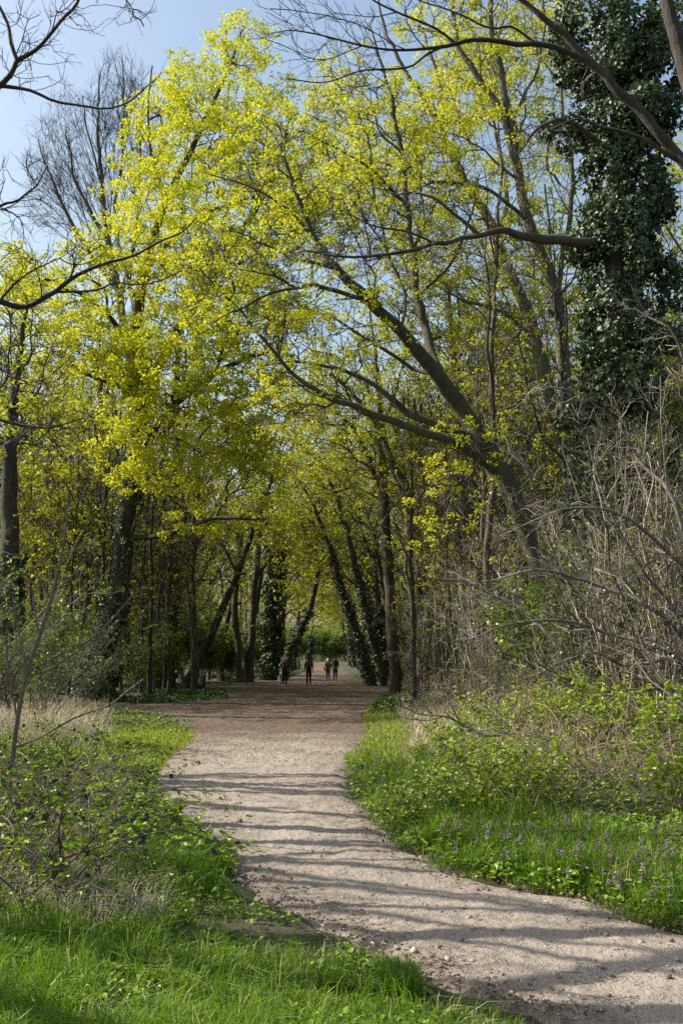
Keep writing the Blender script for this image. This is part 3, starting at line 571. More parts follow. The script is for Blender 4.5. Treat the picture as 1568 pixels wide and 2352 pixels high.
P10 = np.concatenate([blob(11, 230, (80, 100, 110, 110, 11, 0.6), (180, 30, 90, 60, 11, 0.6), (40, 450, 90, 110, 11, 0.6), (100, 600, 150, 70, 11, 0.6), (250, 600, 150, 60, 11, 0.6), (60, 820, 100, 110, 11, 0.7), (100, 990, 110, 60, 11, 0.6), (330, 30, 60, 40, 11, 0.5)),
       blob(11, 60, (-300, 100, 350, 250, 11, 3), (-500, 300, 200, 200, 11, 3), (0, -250, 300, 200, 11, 2), (-200, -500, 250, 150, 11, 2))])
hero('bare_bough_tree', 'bare dark tree whose crooked boughs reach into the sky from the upper left', T10, P10, 'bark_dark', 'twig_dark', 'maple',
     leaf_k=0, twigs=(2, 0.28), sub=(2, 0.13), bf=0.25, cut=0.014, minattach=4.0, tip=0.0045, step=0.25, flare=0.3)

# --- the grey bare tree against the sky
T11 = [limb(52, (330, 1585, 26), (322, 1200, 24), (300, 850, 22), (272, 680, 19), (250, 560, 15), (235, 430, 10), (225, 300, 6), (230, 170, 3)),
       limb(52, (272, 680, 10), (190, 560, 9), (130, 440, 6), (95, 350, 3)), limb(52, (272, 680, 10), (310, 540, 9), (320, 380, 6), (330, 200, 3)),
       limb(52, (250, 560, 8), (180, 430, 7), (150, 300, 3)), limb(52, (250, 560, 8), (275, 400, 7), (285, 250, 5), (280, 130, 2.5)), limb(52, (235, 430, 5), (200, 300, 4), (190, 220, 2))]
P11 = blob(52, 820, (190, 370, 130, 190, 52, 4), (270, 220, 75, 110, 52, 3), (120, 430, 70, 110, 52, 3), (310, 330, 80, 160, 52, 3))
P11 = np.array([p for p in P11])
hero('bare_grey_tree', 'leafless grey tree fanning its fine upright twigs against the sky left of the maple', T11, P11, 'bark_grey', 'twig_dark', 'maple',
     leaf_k=0, twigs=(3, 0.9), sub=(2, 0.5), bf=0.75, ka=1.2, cut=0.035, minattach=18.0, tip=0.009, step=0.7)

# --- trees along the shaded part of the path
H = dict(stubs=6, dome=True, leaf_k=22, leaf_size=0.11, spread=0.3, twigs=(2, 0.55), bf=0.3, cut=0.03, tip=0.012, step=0.6)
def along(label, Y, trunk, blobs, n, bark='bark_brown', name='woodland_tree', limbs=(), dens=0.4, ivy=None, leaf='wood_leaf', twig='twig_dark', minattach=5.0):
    L = [limb(Y, *trunk)] + [limb(Y, *l) for l in limbs]
    P = blob(Y, n, *[(*b, Y, 2.5) if len(b) == 4 else b for b in blobs])
    return hero(name, label, L, P, bark, twig, leaf, 'trees lining the path', ivy=ivy, dens=dens, minattach=minattach, **H)
along('straight single trunk nearest the right side of the path, grey-brown and free of ivy', 46, [(908, 1588, 27), (900, 1450, 25), (890, 1300, 24), (881, 1150, 22), (876, 1000, 18), (870, 900, 13), (860, 800, 8), (850, 700, 4)],
      [(860, 1000, 100, 110), (800, 1080, 90, 80), (880, 850, 90, 100), (920, 1120, 60, 80), (730, 960, 120, 80), (710, 1060, 90, 60), (760, 880, 90, 70)], 480, 'bark_brown', limbs=[[(881, 1150, 12), (850, 1050, 11), (800, 970, 9), (740, 930, 6), (690, 950, 3)], [(876, 1000, 9), (910, 900, 8), (930, 800, 4)]])
along('dark ivy-speckled trunk leaning left, second right of the two walkers seen from behind', 60, [(884, 1568, 22), (858, 1480, 19), (836, 1390, 17), (815, 1290, 15), (790, 1200, 12), (760, 1110, 8), (730, 1050, 4)],
      [(750, 1120, 100, 70), (800, 1160, 70, 70), (690, 1150, 70, 60), (820, 1050, 90, 70)], 230, 'bark_dark', ivy=[(0, 0.5, 700, 0.12, 0.14)])
along('dark leaning trunk right of the two walkers seen from behind, ivy up its right side', 62, [(852, 1560, 24), (833, 1500, 21), (800, 1400, 18), (775, 1320, 15), (750, 1240, 11), (720, 1160, 7), (690, 1110, 4)],
      [(720, 1200, 90, 60), (770, 1230, 60, 60), (680, 1190, 70, 50), (740, 1100, 100, 60)], 230, 'bark_dark', ivy=[(0, 0.6, 1100, 0.16, 0.14)])
along('tree right of the path whose trunk bends sharply left above the straight single trunk', 42, [(1045, 1575, 26), (1050, 1450, 26), (1040, 1310, 25), (1000, 1220, 24), (940, 1130, 21), (900, 1060, 17), (865, 980, 13), (810, 900, 8), (740, 850, 4)],
      [(780, 920, 100, 80), (850, 860, 110, 80), (700, 900, 80, 70), (900, 980, 80, 80), (1000, 1080, 80, 80)], 300, 'bark_brown', limbs=[[(1000, 1220, 12), (1000, 1100, 11), (970, 980, 8), (960, 860, 4)]])
along('stout ivy-footed trunk standing behind the bare twigs right of the path', 38, [(1075, 1580, 40), (1072, 1400, 38), (1068, 1250, 36), (1062, 1100, 32), (1050, 950, 22), (1040, 800, 14), (1030, 650, 7)],
      [(1050, 850, 130, 120), (1120, 950, 100, 100), (1000, 720, 110, 110), (1130, 780, 90, 90)], 330, 'bark_grey', ivy=[(0, 0.22, 1500, 0.3, 0.13)], dens=0.75)
along('thin pale trunk between the stout ivy-footed trunk and the straight single trunk', 50, [(975, 1572, 17), (968, 1450, 16), (955, 1300, 15), (935, 1150, 12), (915, 1000, 8), (900, 880, 4)],
      [(920, 1000, 90, 110), (960, 1150, 60, 80), (880, 1080, 70, 80)], 200, 'bark_grey')
along('slim trunk with a kink low down, just left of the stout ivy-footed trunk', 44, [(1010, 1570, 18), (1000, 1480, 17), (1010, 1380, 16), (995, 1250, 14), (990, 1100, 10), (975, 950, 5)],
      [(990, 980, 80, 100), (1040, 1090, 60, 80), (950, 1050, 60, 80)], 200, 'bark_brown')
along('thin dark trunk leaning right over the left side of the path', 58, [(424, 1578, 24), (445, 1540, 20), (475, 1482, 19), (510, 1400, 17), (545, 1318, 15), (575, 1235, 12), (610, 1140, 9), (640, 1040, 6), (655, 960, 3)],
      [(620, 1060, 80, 90), (570, 1150, 90, 70), (520, 1230, 80, 60), (640, 1180, 60, 60)], 230, 'bark_dark', limbs=[[(545, 1318, 8), (500, 1240, 7), (460, 1180, 5), (430, 1130, 3)]])
along('dark upright trunk between the ivy-clad maple and the thin leaning trunk', 52, [(386, 1580, 30), (392, 1450, 26), (400, 1300, 24), (405, 1150, 22), (406, 1000, 19), (405, 880, 15), (415, 760, 9), (430, 650, 4)],
      [(430, 950, 110, 110), (400, 1150, 110, 80), (460, 800, 100, 100), (350, 1260, 70, 60)], 300, 'bark_dark', ivy=[(0, 0.3, 900, 0.15, 0.14)])
along('ivy-smothered tree left of the path behind the curly-haired walker', 78, [(626, 1540, 24), (625, 1430, 22), (632, 1330, 20), (640, 1240, 16), (640, 1150, 8)],
      [(640, 1200, 80, 60), (600, 1250, 60, 50), (680, 1240, 50, 50)], 180, 'bark_dark', ivy=[(0, 0.25, 2600, 0.75, 0.2), (0.2, 0.75, 3400, 0.65, 0.2)])
along('slanting bare trunk rising to the right over the heads of the walkers', 76, [(648, 1525, 20), (665, 1490, 16), (690, 1450, 14), (712, 1395, 12), (728, 1335, 10), (738, 1280, 7), (742, 1220, 4)],
      [(730, 1240, 60, 50), (690, 1230, 60, 50), (760, 1290, 40, 50)], 150, 'bark_dark', ivy=[(0, 0.5, 700, 0.16, 0.16)])
along('twin-curved reddish trunk left of the ivy-smothered tree', 70, [(552, 1545, 16), (545, 1460, 15), (538, 1390, 15), (545, 1330, 13), (550, 1260, 10), (545, 1180, 5)],
      [(540, 1200, 70, 60), (500, 1260, 60, 50)], 140, 'bark_brown')
along('forked trunk sending one long branch right, left of the ivy-smothered tree', 72, [(572, 1545, 18), (578, 1450, 17), (584, 1370, 16), (590, 1290, 13), (600, 1210, 9), (605, 1140, 4)],
      [(600, 1180, 70, 60), (660, 1220, 50, 40)], 150, 'bark_brown', limbs=[[(586, 1330, 9), (615, 1290, 8), (655, 1245, 6), (700, 1215, 3)]])
along('dark ivy-wrapped trunk at the far left edge behind the sapling', 30, [(12, 1590, 52), (18, 1400, 46), (24, 1250, 42), (20, 1100, 36), (30, 950, 26), (50, 800, 14), (60, 680, 6)],
      [(60, 850, 110, 110), (10, 1000, 90, 90), (110, 980, 90, 80), (30, 720, 80, 70)], 260, 'bark_dark', ivy=[(0, 0.32, 2000, 0.25, 0.13)], dens=0.3)

# ================================================================== the wood behind: copies of a few grown trees
def ell(n, c, r):
    d = nrm(RNG.normal(size=(n, 3))) * RNG.uniform(0, 1, (n, 1)) ** (1 / 2.4); return np.array(c) + d * np.array(r)
def wood_tree(seed, H, lean, n, r0, bark, twig, leaf, dens, size=0.15, k=22, ivy=0, nl=4):
    rr = np.random.default_rng(seed); z = np.linspace(-0.3, H, 9); t = np.clip(z / H, 0, 1)
    wob = np.cumsum(rr.normal(size=(9, 2)) * 0.16, axis=0); wob -= wob[0]
    tr = np.column_stack([lean * t ** 1.5 + wob[:, 0], wob[:, 1], z, r0 * (1 - 0.92 * t) + 0.01]); L = [tr]
    for _ in range(nl):
        h = rr.uniform(0.35 if nl == 4 else 0.25, 0.75 if nl == 4 else 0.95); p = np.array([np.interp(h, t, tr[:, i]) for i in range(4)]); a = rr.uniform(0, 6.28); ln = H * rr.uniform(0.2, 0.36)
        d = np.array([math.cos(a) + 0.5 * (lean > 0), math.sin(a)]); s_ = np.linspace(0, 1, 5)
        L.append(np.column_stack([p[0] + d[0] * ln * 0.75 * s_, p[1] + d[1] * ln * 0.75 * s_, p[2] + ln * (0.75 * s_ + 0.2 * s_ ** 2), p[3] * 0.5 * (1 - 0.85 * s_) + 0.008]))
    Q = np.concatenate([ell(int(n * 0.6), (lean * 0.8, 0, H * 0.72), (H * 0.24, H * 0.24, H * 0.3)), ell(int(n * 0.4), (lean * 0.6, 0, H * 0.5), (H * 0.22, H * 0.22, H * 0.2))])
    g = Grown(L, 0.8); g.fill(Q, 0.32, 0.6, minattach=H * 0.25)
    tm, cm = g.build('wood_tree_%d' % seed, bark, twig, leaf, leaf_k=k, dome=True, leaf_size=size, spread=0.4, twigs=(2, 0.8), dens=dens, cut=0.035, tip=0.015, flare=0.4, base=np.zeros(3), thin=0.6)
    im = None
    if ivy:
        mb = MB(); q = resample(tr, 40)[:int(40 * ivy)]; ivy_on(mb, q[:, :3], q[:, 3], 2200, 0.4, 0.2); im = mb.mesh('wood_tree_ivy_%d' % seed, ['ivy'])
    return tm, cm, im
VAR = [wood_tree(1, 19, 0, 420, 0.20, 'bark_brown', 'twig_grey', 'wood_leaf', 0.28), wood_tree(2, 17, 3.5, 420, 0.17, 'bark_dark', 'twig_grey', 'wood_leaf', 0.28), wood_tree(3, 21, 1.5, 460, 0.24, 'bark_grey', 'twig_olive', 'wood_leaf', 0.26),
       wood_tree(4, 15, 4.5, 380, 0.14, 'bark_dark', 'twig_grey', 'wood_leaf', 0.3, ivy=0.3), wood_tree(5, 13, 1.0, 330, 0.11, 'bark_brown', 'twig_olive', 'wood_leaf', 0.36, ivy=0.0), wood_tree(6, 18, 0.5, 430, 0.22, 'bark_dark', 'twig_olive', 'wood_leaf', 0.24, ivy=0.5)]
spots = []; rr = np.random.default_rng(5)
def put(x, y, v, lean_in, group, label, name='wood_tree', sc=None):
    rz = (0.0 if x < -1.3 else math.pi) + rr.normal() * 0.5 if lean_in else rr.uniform(0, 6.28)
    spots.append((x, y)); z = float(gz(np.array(x), np.array(y)))
    tree(name, [m for m in VAR[v] if m is not None], (x, y, z), label, group, rz=rz, sc=sc or rr.uniform(0.85, 1.15), parts=('trunk', 'crown', 'ivy'))
# bare trees left of the picture: their branch shadows lie across the pale path
def bare_tree(seed, H, n):
    r3 = np.random.default_rng(seed); z = np.linspace(-0.3, H, 9); t = np.clip(z / H, 0, 1); w = np.cumsum(r3.normal(size=(9, 2)) * 0.16, axis=0); tr = np.column_stack([w[:, 0] - w[0, 0], w[:, 1] - w[0, 1], z, 0.17 * (1 - 0.8 * t) + 0.01]); L = [tr]
    for k in range(7):
        h = r3.uniform(0.15, 0.7); p = np.array([np.interp(h, t, tr[:, i]) for i in range(4)]); a = r3.uniform(0, 6.28); ln = (1 - h) * H * r3.uniform(0.7, 1.0); s_ = np.linspace(0, 1, 7); wob = np.cumsum(r3.normal(size=(7, 2)) * 0.12, axis=0)
        L.append(np.column_stack([p[0] + math.cos(a) * ln * 0.45 * s_ ** 0.7 + wob[:, 0], p[1] + math.sin(a) * ln * 0.45 * s_ ** 0.7 + wob[:, 1], p[2] + ln * s_, p[3] * 0.75 * (1 - 0.7 * s_) + 0.012]))
    g = Grown(L, 0.6); g.fill(ell(n, (0, 0, H * 0.72), (H * 0.24, H * 0.2, H * 0.3)), 0.4, 0.8, minattach=H * 0.25)
    return g.build('shade_tree', 'bark_dark', 'twig_dark', 'maple', leaf_k=0, twigs=(1, 0.6), cut=0.03, tip=0.010, base=np.zeros(3), thin=0.25)
BT = [bare_tree(21, 13, 34), bare_tree(22, 15, 40)]
for i, y in enumerate([6.6, 8.6, 11.2, 14.6, 16.0, 20.5]):
    tree('shade_tree', BT[i % 2], (-(0.36 * y + 4.0 + 3.5 * (i * 0.37 % 1)), y, 0.1), 'bare tree left of the picture shading the pale path, %s counted from the camera' % ['first', 'second', 'third', 'fourth', 'fifth', 'sixth', 'seventh', 'eighth', 'ninth', 'tenth'][i], 'bare trees shading the pale path', rz=i * 1.9, sc=[1.05, 0.7, 1.0, 0.8, 1.1, 0.65, 1.0, 0.75, 1.1][i])
ORD = ['nearest', 'second', 'third', 'fourth', 'fifth', 'sixth', 'seventh', 'eighth', 'ninth', 'tenth', 'eleventh', 'farthest']
# two rows leaning over the path, farther and farther away
for k, y in enumerate([66, 72, 79, 86, 94, 103, 113, 124, 136, 150, 166, 184]):
    put(float(path_l(y)) - rr.uniform(1.0, 2.6), y + rr.normal(), [3, 1, 1, 4, 3, 0, 1, 3, 4, 1, 0, 3][k], True, 'row of trees far along the left side of the path', 'slim tree, %s of the far row along the left edge of the path' % ORD[k], sc=rr.uniform(1.1, 1.4))
    put(float(path_r(y)) + rr.uniform(1.0, 2.4), y + rr.normal() * 1.5, [1, 3, 4, 1, 0, 3, 1, 4, 1, 3, 1, 0][k], True, 'row of trees far along the right side of the path', 'slim tree, %s of the far row along the right edge of the path' % ORD[k], sc=rr.uniform(1.1, 1.4))
def free(x, y, d): return all((x - a) ** 2 + (y - b) ** 2 > d * d for a, b in spots)
near = {'left': [], 'right': []}; LOOK = ['tall brown-barked tree', 'dark leaning tree', 'stout grey-barked tree', 'slender ivy-footed tree', 'small yellow-leafed tree', 'stout ivy-wrapped tree']
for tries in range(6000):
    y = rr.uniform(34, 62); x = rr.uniform(-0.36, 0.36) * y * 1.12; sd = 'left' if x < 0 else 'right'
    if path_d(x, y) < 5.0 or not free(x, y, 2.8) or (-14 < x < -7 and y < 44) or len(near[sd]) >= (9 if x < 0 else 22): continue
    near[sd].append((x, y, int(rr.integers(0, 6)))); spots.append((x, y))
NUM = ['first', 'second', 'third', 'fourth', 'fifth', 'sixth', 'seventh', 'eighth', 'ninth', 'tenth', 'eleventh', 'twelfth', 'thirteenth', 'fourteenth', 'fifteenth', 'sixteenth', 'seventeenth', 'eighteenth', 'nineteenth', 'twentieth', 'twenty-first', 'twenty-second', 'twenty-third', 'twenty-fourth']
for sd, L in near.items():
    for i, (x, y, v) in enumerate(sorted(L, key=lambda q: q[0] / q[1])):
        put(x, y, v, False, 'trees in the near wood %s of the path' % sd, '%s, %s from the left in the near wood %s of the path' % (LOOK[v], NUM[i], sd))
n_f = 0
for tries in range(8000):
    y = rr.uniform(62, 215); x = rr.uniform(-0.42, 0.42) * y
    if path_d(x, y) < 3.5 or not free(x, y, 4.6): continue
    n_f += 1; sd = 'left' if x < 0 else 'right'
    put(x, y, int(rr.integers(0, 6)), False, 'trees in the distant wood %s of the path' % sd, 'tree lost among the crowded distant wood %s of the path' % sd)
    if n_f >= 100: break
for tries in range(3000):        # the wood closes the view where the path ends
    if n_f >= 145: break
    y = rr.uniform(252, 330); x = rr.uniform(-0.36, 0.36) * y
    if not free(x, y, 3.6) or (-40 < x < 12 and y < 284): continue
    n_f += 1; put(x, y, int(rr.integers(0, 6)), False, 'trees closing the view at the end of the path', 'tree in the wood that closes the far end of the path')

# --- slim poles: the many thin, nearly bare stems that stand between the bigger trees
def pole(seed, H, r0, bark, twig, dens):
    r3 = np.random.default_rng(seed); z = np.linspace(-0.3, H, 10); t = np.clip(z / H, 0, 1); bow = r3.normal() * 0.9; w = np.cumsum(r3.normal(size=(10, 2)) * 0.09, axis=0)
    tr = np.column_stack([bow * t ** 2 + w[:, 0] - w[0, 0], w[:, 1] - w[0, 1], z, r0 * (1 - 0.85 * t) + 0.008]); L = [tr]
    for k in range(5):
        h = r3.uniform(0.25, 0.8); p = np.array([np.interp(h, t, tr[:, i]) for i in range(4)]); a = r3.uniform(0, 6.28); ln = (1 - h) * H * r3.uniform(0.4, 0.7); s_ = np.linspace(0, 1, 6); wob = np.cumsum(r3.normal(size=(6, 3)) * 0.07, axis=0)
        L.append(np.column_stack([p[0] + math.cos(a) * ln * 0.5 * s_ ** 0.8, p[1] + math.sin(a) * ln * 0.5 * s_ ** 0.8, p[2] + ln * 0.9 * s_, p[3] * 0.5 * (1 - 0.8 * s_) + 0.006]) + np.column_stack([wob, np.zeros(6)]))
    g = Grown(L, 0.5); g.fill(np.concatenate([ell(120, (bow * 0.5, 0, H * 0.66), (H * 0.17, H * 0.17, H * 0.36)), ell(40, (0, 0, H * 0.35), (H * 0.1, H * 0.1, H * 0.22))]), 0.35, 0.7, minattach=H * 0.1)
    return g.build('pole_tree', bark, twig, 'wood_leaf', leaf_k=16, leaf_size=0.055, spread=0.15, dome=True, twigs=(2, 0.5), sub=(1, 0.3), dens=dens * 0.7, cut=0.02, tip=0.009, base=np.zeros(3), thin=0.6, flare=0.3)
POLE = [pole(31, 12, 0.075, 'bark_grey', 'twig_grey', 0.16), pole(32, 14, 0.095, 'bark_brown', 'twig_grey', 0.22), pole(33, 9.5, 0.055, 'bark_brown', 'twig_olive', 0.28), pole(34, 13, 0.085, 'bark_dark', 'twig_dark', 0.2)]
pl = {'left': [], 'right': []}; psp = []
for tries in range(9000):
    y = rr.uniform(20, 64); x = rr.uniform(-0.36, 0.40) * y; sd = 'left' if x < 0 else 'right'
    if path_d(x, y) < 2.2 or len(pl[sd]) >= (34 if x < 0 else 60) or (x < 0 and y < 32) or (x > 0 and (x < 0.11 * y or y < 25)) or any((x - a) ** 2 + (y - b) ** 2 < 1.4 for a, b in psp): continue
    if x < 0 and abs(x + 0.243 * y) < 1.5 and y < 38: continue
    psp.append((x, y)); pl[sd].append((x, y, int(rr.integers(0, 4))))
def ordinal(k):
    if k <= 20: return NUM[k - 1]
    t = {2: 'twent', 3: 'thirt', 4: 'fort', 5: 'fift', 6: 'sixt', 7: 'sevent', 8: 'eight', 9: 'ninet'}[k // 10]; return t + 'ieth' if k % 10 == 0 else t + 'y-' + NUM[k % 10 - 1]
for tries in range(9000):        # and close beside the shaded path
    y = rr.uniform(34, 66); x = (rr.uniform(0.045, 0.17) if rr.uniform() < 0.66 else -rr.uniform(0.07, 0.19)) * y; sd = 'left' if x < 0 else 'right'
    if path_d(x, y) < 1.3 or len(pl[sd]) >= (48 if x < 0 else 90) or (x < 0 and y < 46) or any((x - a) ** 2 + (y - b) ** 2 < 1.6 for a, b in psp): continue
    psp.append((x, y)); pl[sd].append((x, y, int(rr.choice([1, 3, 3, 0]))))
for tries in range(9000):        # more poles farther along the path
    y = rr.uniform(62, 130); x = rr.choice([-1, 1]) * rr.uniform(0.02, 0.2) * y; sd = 'left' if x < 0 else 'right'
    if path_d(x, y) < 1.6 or len(pl[sd]) >= (74 if x < 0 else 99) or any((x - a) ** 2 + (y - b) ** 2 < 2.5 for a, b in psp): continue
    psp.append((x, y)); pl[sd].append((x, y, int(rr.integers(0, 4))))
PN = ['pale grey pole', 'tall brown pole', 'short thin brown pole', 'dark slim pole']
for sd, L in pl.items():
    for i, (x, y, v) in enumerate(sorted(L, key=lambda q: q[0] / q[1])):
        tree('pole_tree', POLE[v], (x, y, float(gz(np.array(x), np.array(y)))), '%s tree, %s from the left in the wood %s of the path' % (PN[v], ordinal(i + 1), sd), 'slim pole trees %s of the path' % sd, rz=rr.uniform(0, 6.28), sc=rr.uniform(0.8, 1.25))
# ================================================================== shrubs
def shrub(seed, n, H, spread, r0, l1, l2, l3, twig, leaf=None, lk=0, lsize=0.05, lspread=0.07, dens=0.6, arch=0.5, name='shrub', wig=0.012, jit=0.16):
    st = []; T = MB(); C = MB()
    for i in range(n):
        a = RNG.uniform(0, 6.28); til = RNG.uniform(0.1, 1.0) * spread; h = H * RNG.uniform(0.55, 1.0); m = 9; t = np.linspace(0, 1, m)
        b = RNG.normal(size=2) * 0.15; out = til * h * (t * 0.6 + arch * t ** 2)
        z = h * (t - 0.45 * arch * til * t ** 2) - 0.1 * (1 - t)
        w = np.cumsum(RNG.normal(size=(m, 3)) * H * wig, axis=0)
        st.append(np.column_stack([b[0] + math.cos(a) * out + w[:, 0], b[1] + math.sin(a) * out + w[:, 1], z + w[:, 2]]))
    S = np.stack(st); R = r0 * RNG.uniform(0.5, 1.2, (n, 1)) * np.linspace(1, 0.3, 9)[None]
    C_ = T; C_.tubes(S, R, 6, 0)
    a, ar = spawn(S, R, l1[0], l1[1], 0.8, 0.12, 0.2, 6, 0.005, 0.5, jit); C.tubes(a, ar, 4, 0)
    b, br = spawn(a, ar, l2[0], l2[1], 0.8, 0.1, 0.2, 4, 0.0036, 0.6, jit * 1.1); C.tubes(b, br, 3, 0); tips = b[:, -3:]
    if l3[0]:
        c, cr = spawn(b, br, l3[0], l3[1], 0.8, 0.1, 0.15, 3, 0.0028, 0.7, 0.16); C.tubes(c, cr, 3, 0); tips = np.concatenate([b[:, -3:], c])
    if lk:
        p = tips[:, -1]; d = nrm(tips[:, -1] - tips[:, -2]); k = RNG.uniform(size=len(p)) < dens; C.clusters(p[k], d[k], lk, lspread, lsize, 1, 0.5)
    return T.mesh(name + '_stems', [twig], True), C.mesh(name + '_crown', [twig, leaf] if lk else [twig])
BARE = [shrub(i, 12, [6.5, 4.6, 6.0][i], [0.38, 0.8, 0.5][i], 0.030, (10, 1.3), (5, 0.6), (2, 0.26), ['twig_pale', 'twig_grey', 'twig_pale'][i], 'shrub_leaf', 6, 0.045, 0.06, 0.08, [0.4, 0.6, 0.5][i], 'bare_shrub', wig=[0.012, 0.03, 0.018][i], jit=0.3) for i in range(3)]
LEAFING = [shrub(i + 5, 12, 4.4, [0.6, 0.75][i], 0.022, (12, 1.1), (5, 0.5), (2, 0.24), 'twig_grey', 'shrub_leaf', 6, 0.05, 0.06, 0.2, 0.5, 'leafing_shrub', wig=0.02, jit=0.25) for i in range(2)]
GREEN = [shrub(i, 12, 3.6, 0.55, 0.018, (11, 1.0), (5, 0.5), (2, 0.24), 'twig_grey', 'shrub_leaf', 6, 0.085, 0.10, 0.7, 0.4, 'green_shrub') for i in range(3)]
def put_shrub(kind, u, v, Y, label, group, sc=1.0, name='bare_shrub', rz=None):
    p = W(u, v, Y)[0]; x, y = p[0], p[1]; z = float(gz(np.array(x), np.array(y)))
    tree(name, kind, (x, y, z), label, group, 'shrub', rz=rr.uniform(0, 6.28) if rz is None else rz, sc=sc, parts=('stems', 'crown'))
where = ['beside the straight single trunk', 'under the bent trunk', 'in front of the stout ivy-footed trunk', 'behind the bright leafy bushes', 'under the leaning maple', 'at the foot of the leaning maple', 'before the grey-stemmed maple', 'at the foot of the ivy column',
         'against the ivy column', 'at the right picture edge below the ivy', 'low at the right picture edge', 'behind the leaning maple', 'left of the ivy column', 'tall at the right picture edge']
for i, (u, Y, sc) in enumerate([(960, 38, 0.7), (1040, 32, 0.8), (1090, 27, 0.85), (1120, 21, 0.5), (1170, 20, 0.4), (1290, 19, 0.42), (1400, 17, 0.9), (1470, 17.5, 1.0), (1500, 15.5, 0.9), (1570, 16, 1.05), (1600, 13, 0.7), (1270, 26, 1.0), (1350, 22, 0.85), (1560, 19, 0.95)]):
    put_shrub(BARE[i % 3], u, 1600, Y, 'tangle of bare pale twigs ' + where[i], 'bare shrubs right of the path', sc)
def arching(name, label, u0, Y, boughs, seed):
    b0 = W(u0, 1600, Y)[0]; b0[2] = float(gz(b0[0], b0[1])) - 0.1; T = MB(); C = MB(); r2 = np.random.default_rng(seed)
    for pts in boughs:
        l = limb(Y, *pts); l[:, 1] += r2.normal(size=len(l)) * 0.25; l = np.vstack([[*b0, l[0, 3] * 1.2], l]); q = resample(l, 22); q[:, :3] -= b0; q[:, :3] += np.cumsum(r2.normal(size=(22, 3)) * 0.012, axis=0); q[:, 3] = np.maximum(q[:, 3], 0.004)
        T.tubes(q[None, :, :3], q[None, :, 3], 7, 0)
        a, ar = spawn(q[None, :, :3], q[None, :, 3], 20, 1.0, 0.7, 0.25, 0.2, 6, 0.0045, 0.45, 0.28); C.tubes(a, ar, 4, 0); b, br = spawn(a, ar, 5, 0.5, 0.8, 0.2, 0.2, 4, 0.0032, 0.6, 0.3); C.tubes(b, br, 3, 0); c, cr = spawn(b, br, 2, 0.22, 0.8, 0.15, 0.2, 3, 0.0025, 0.7, 0.2); C.tubes(c, cr, 3, 0)
    tree(name, (T.mesh('arching_stems', ['branch_bark'], True), C.mesh('arching_crown', ['twig_pale'])), b0, label, None, 'shrub', parts=('stems', 'crown'))
M['branch_bark'] = bark_mat('weathered_branch', (0.12, 0.10, 0.085), (0.30, 0.27, 0.24), 0.0, 25)
arching('arching_shrub', 'wide bare shrub at the right edge, grey boughs arching far left over the bushes', 1600, 14.5, [
    [(1600, 1560, 12), (1500, 1500, 11), (1400, 1455, 9), (1290, 1430, 7), (1180, 1440, 5), (1080, 1470, 3)], [(1590, 1480, 12), (1480, 1400, 10), (1360, 1340, 8), (1230, 1320, 6), (1120, 1340, 3)],
    [(1580, 1350, 11), (1500, 1250, 9), (1400, 1190, 7), (1280, 1180, 5), (1150, 1230, 3)], [(1590, 1600, 10), (1500, 1585, 9), (1390, 1590, 7), (1280, 1560, 5), (1180, 1500, 3)],
    [(1560, 1200, 10), (1500, 1050, 8), (1420, 950, 6), (1330, 900, 4), (1230, 880, 2.5)], [(1620, 1200, 10), (1600, 950, 8), (1540, 780, 6), (1450, 700, 4)], [(1570, 1420, 8), (1460, 1300, 7), (1380, 1150, 5), (1330, 1000, 3)], [(1590, 1520, 9), (1450, 1530, 7), (1330, 1500, 5), (1200, 1560, 4), (1090, 1600, 2)]], 3)
arching('crooked_shrub', 'crooked grey shrub in front of the leaning maple, twigs crossing its lit trunk', 1330, 19, [
    [(1320, 1560, 9), (1260, 1450, 8), (1180, 1380, 6), (1080, 1330, 4), (990, 1330, 2.5)], [(1340, 1500, 9), (1300, 1350, 7), (1260, 1200, 6), (1200, 1080, 4), (1120, 1000, 2.5)], [(1350, 1480, 9), (1380, 1300, 7), (1350, 1120, 5), (1380, 960, 3)], [(1310, 1580, 7), (1220, 1530, 6), (1120, 1500, 4), (1030, 1440, 2.5)]], 4)
where = ['behind the sapling at the left edge', 'left of the ivy-clad maple', 'in front of the ivy-clad maple', 'between the sapling and the maple', 'far left behind the dry grass', 'right of the ivy-clad maple']
for i, (u, Y, sc) in enumerate([(10, 26, 0.9), (130, 30, 0.8), (200, 33, 0.6), (90, 24, 0.6), (-40, 19, 0.9), (330, 42, 0.8)]):
    put_shrub(LEAFING[i % 2], u, 1600, Y, 'thin dark-twigged leafing shrub ' + where[i], 'leafing shrubs left of the path', sc, 'leafing_shrub')
gs_n = {}
gs = [(1250, 24), (1380, 21), (1500, 20), (200, 40), (330, 44), (360, 50), (300, 50), (440, 64), (480, 70), (520, 66), (560, 72), (600, 84), (590, 72), (670, 84), (660, 100), (20, 40), (100, 46), (250, 52), (460, 85), (530, 95), (640, 105),
      (935, 52), (960, 60), (990, 54), (1020, 50), (1060, 46), (1100, 44), (900, 70), (870, 80), (880, 92), (870, 105), (1150, 50), (1220, 46), (1300, 42), (1380, 40), (1450, 36), (1520, 34), (1560, 28), (950, 80), (1010, 75), (1090, 70), (1000, 95), (900, 110),
      (650, 272), (665, 282), (675, 264), (805, 276), (820, 266), (835, 282), (725, 266), (745, 270), (765, 266), (735, 278), (755, 282), (690, 266), (790, 266), (775, 288), (715, 288)]
gs.sort(key=lambda q: q[1])
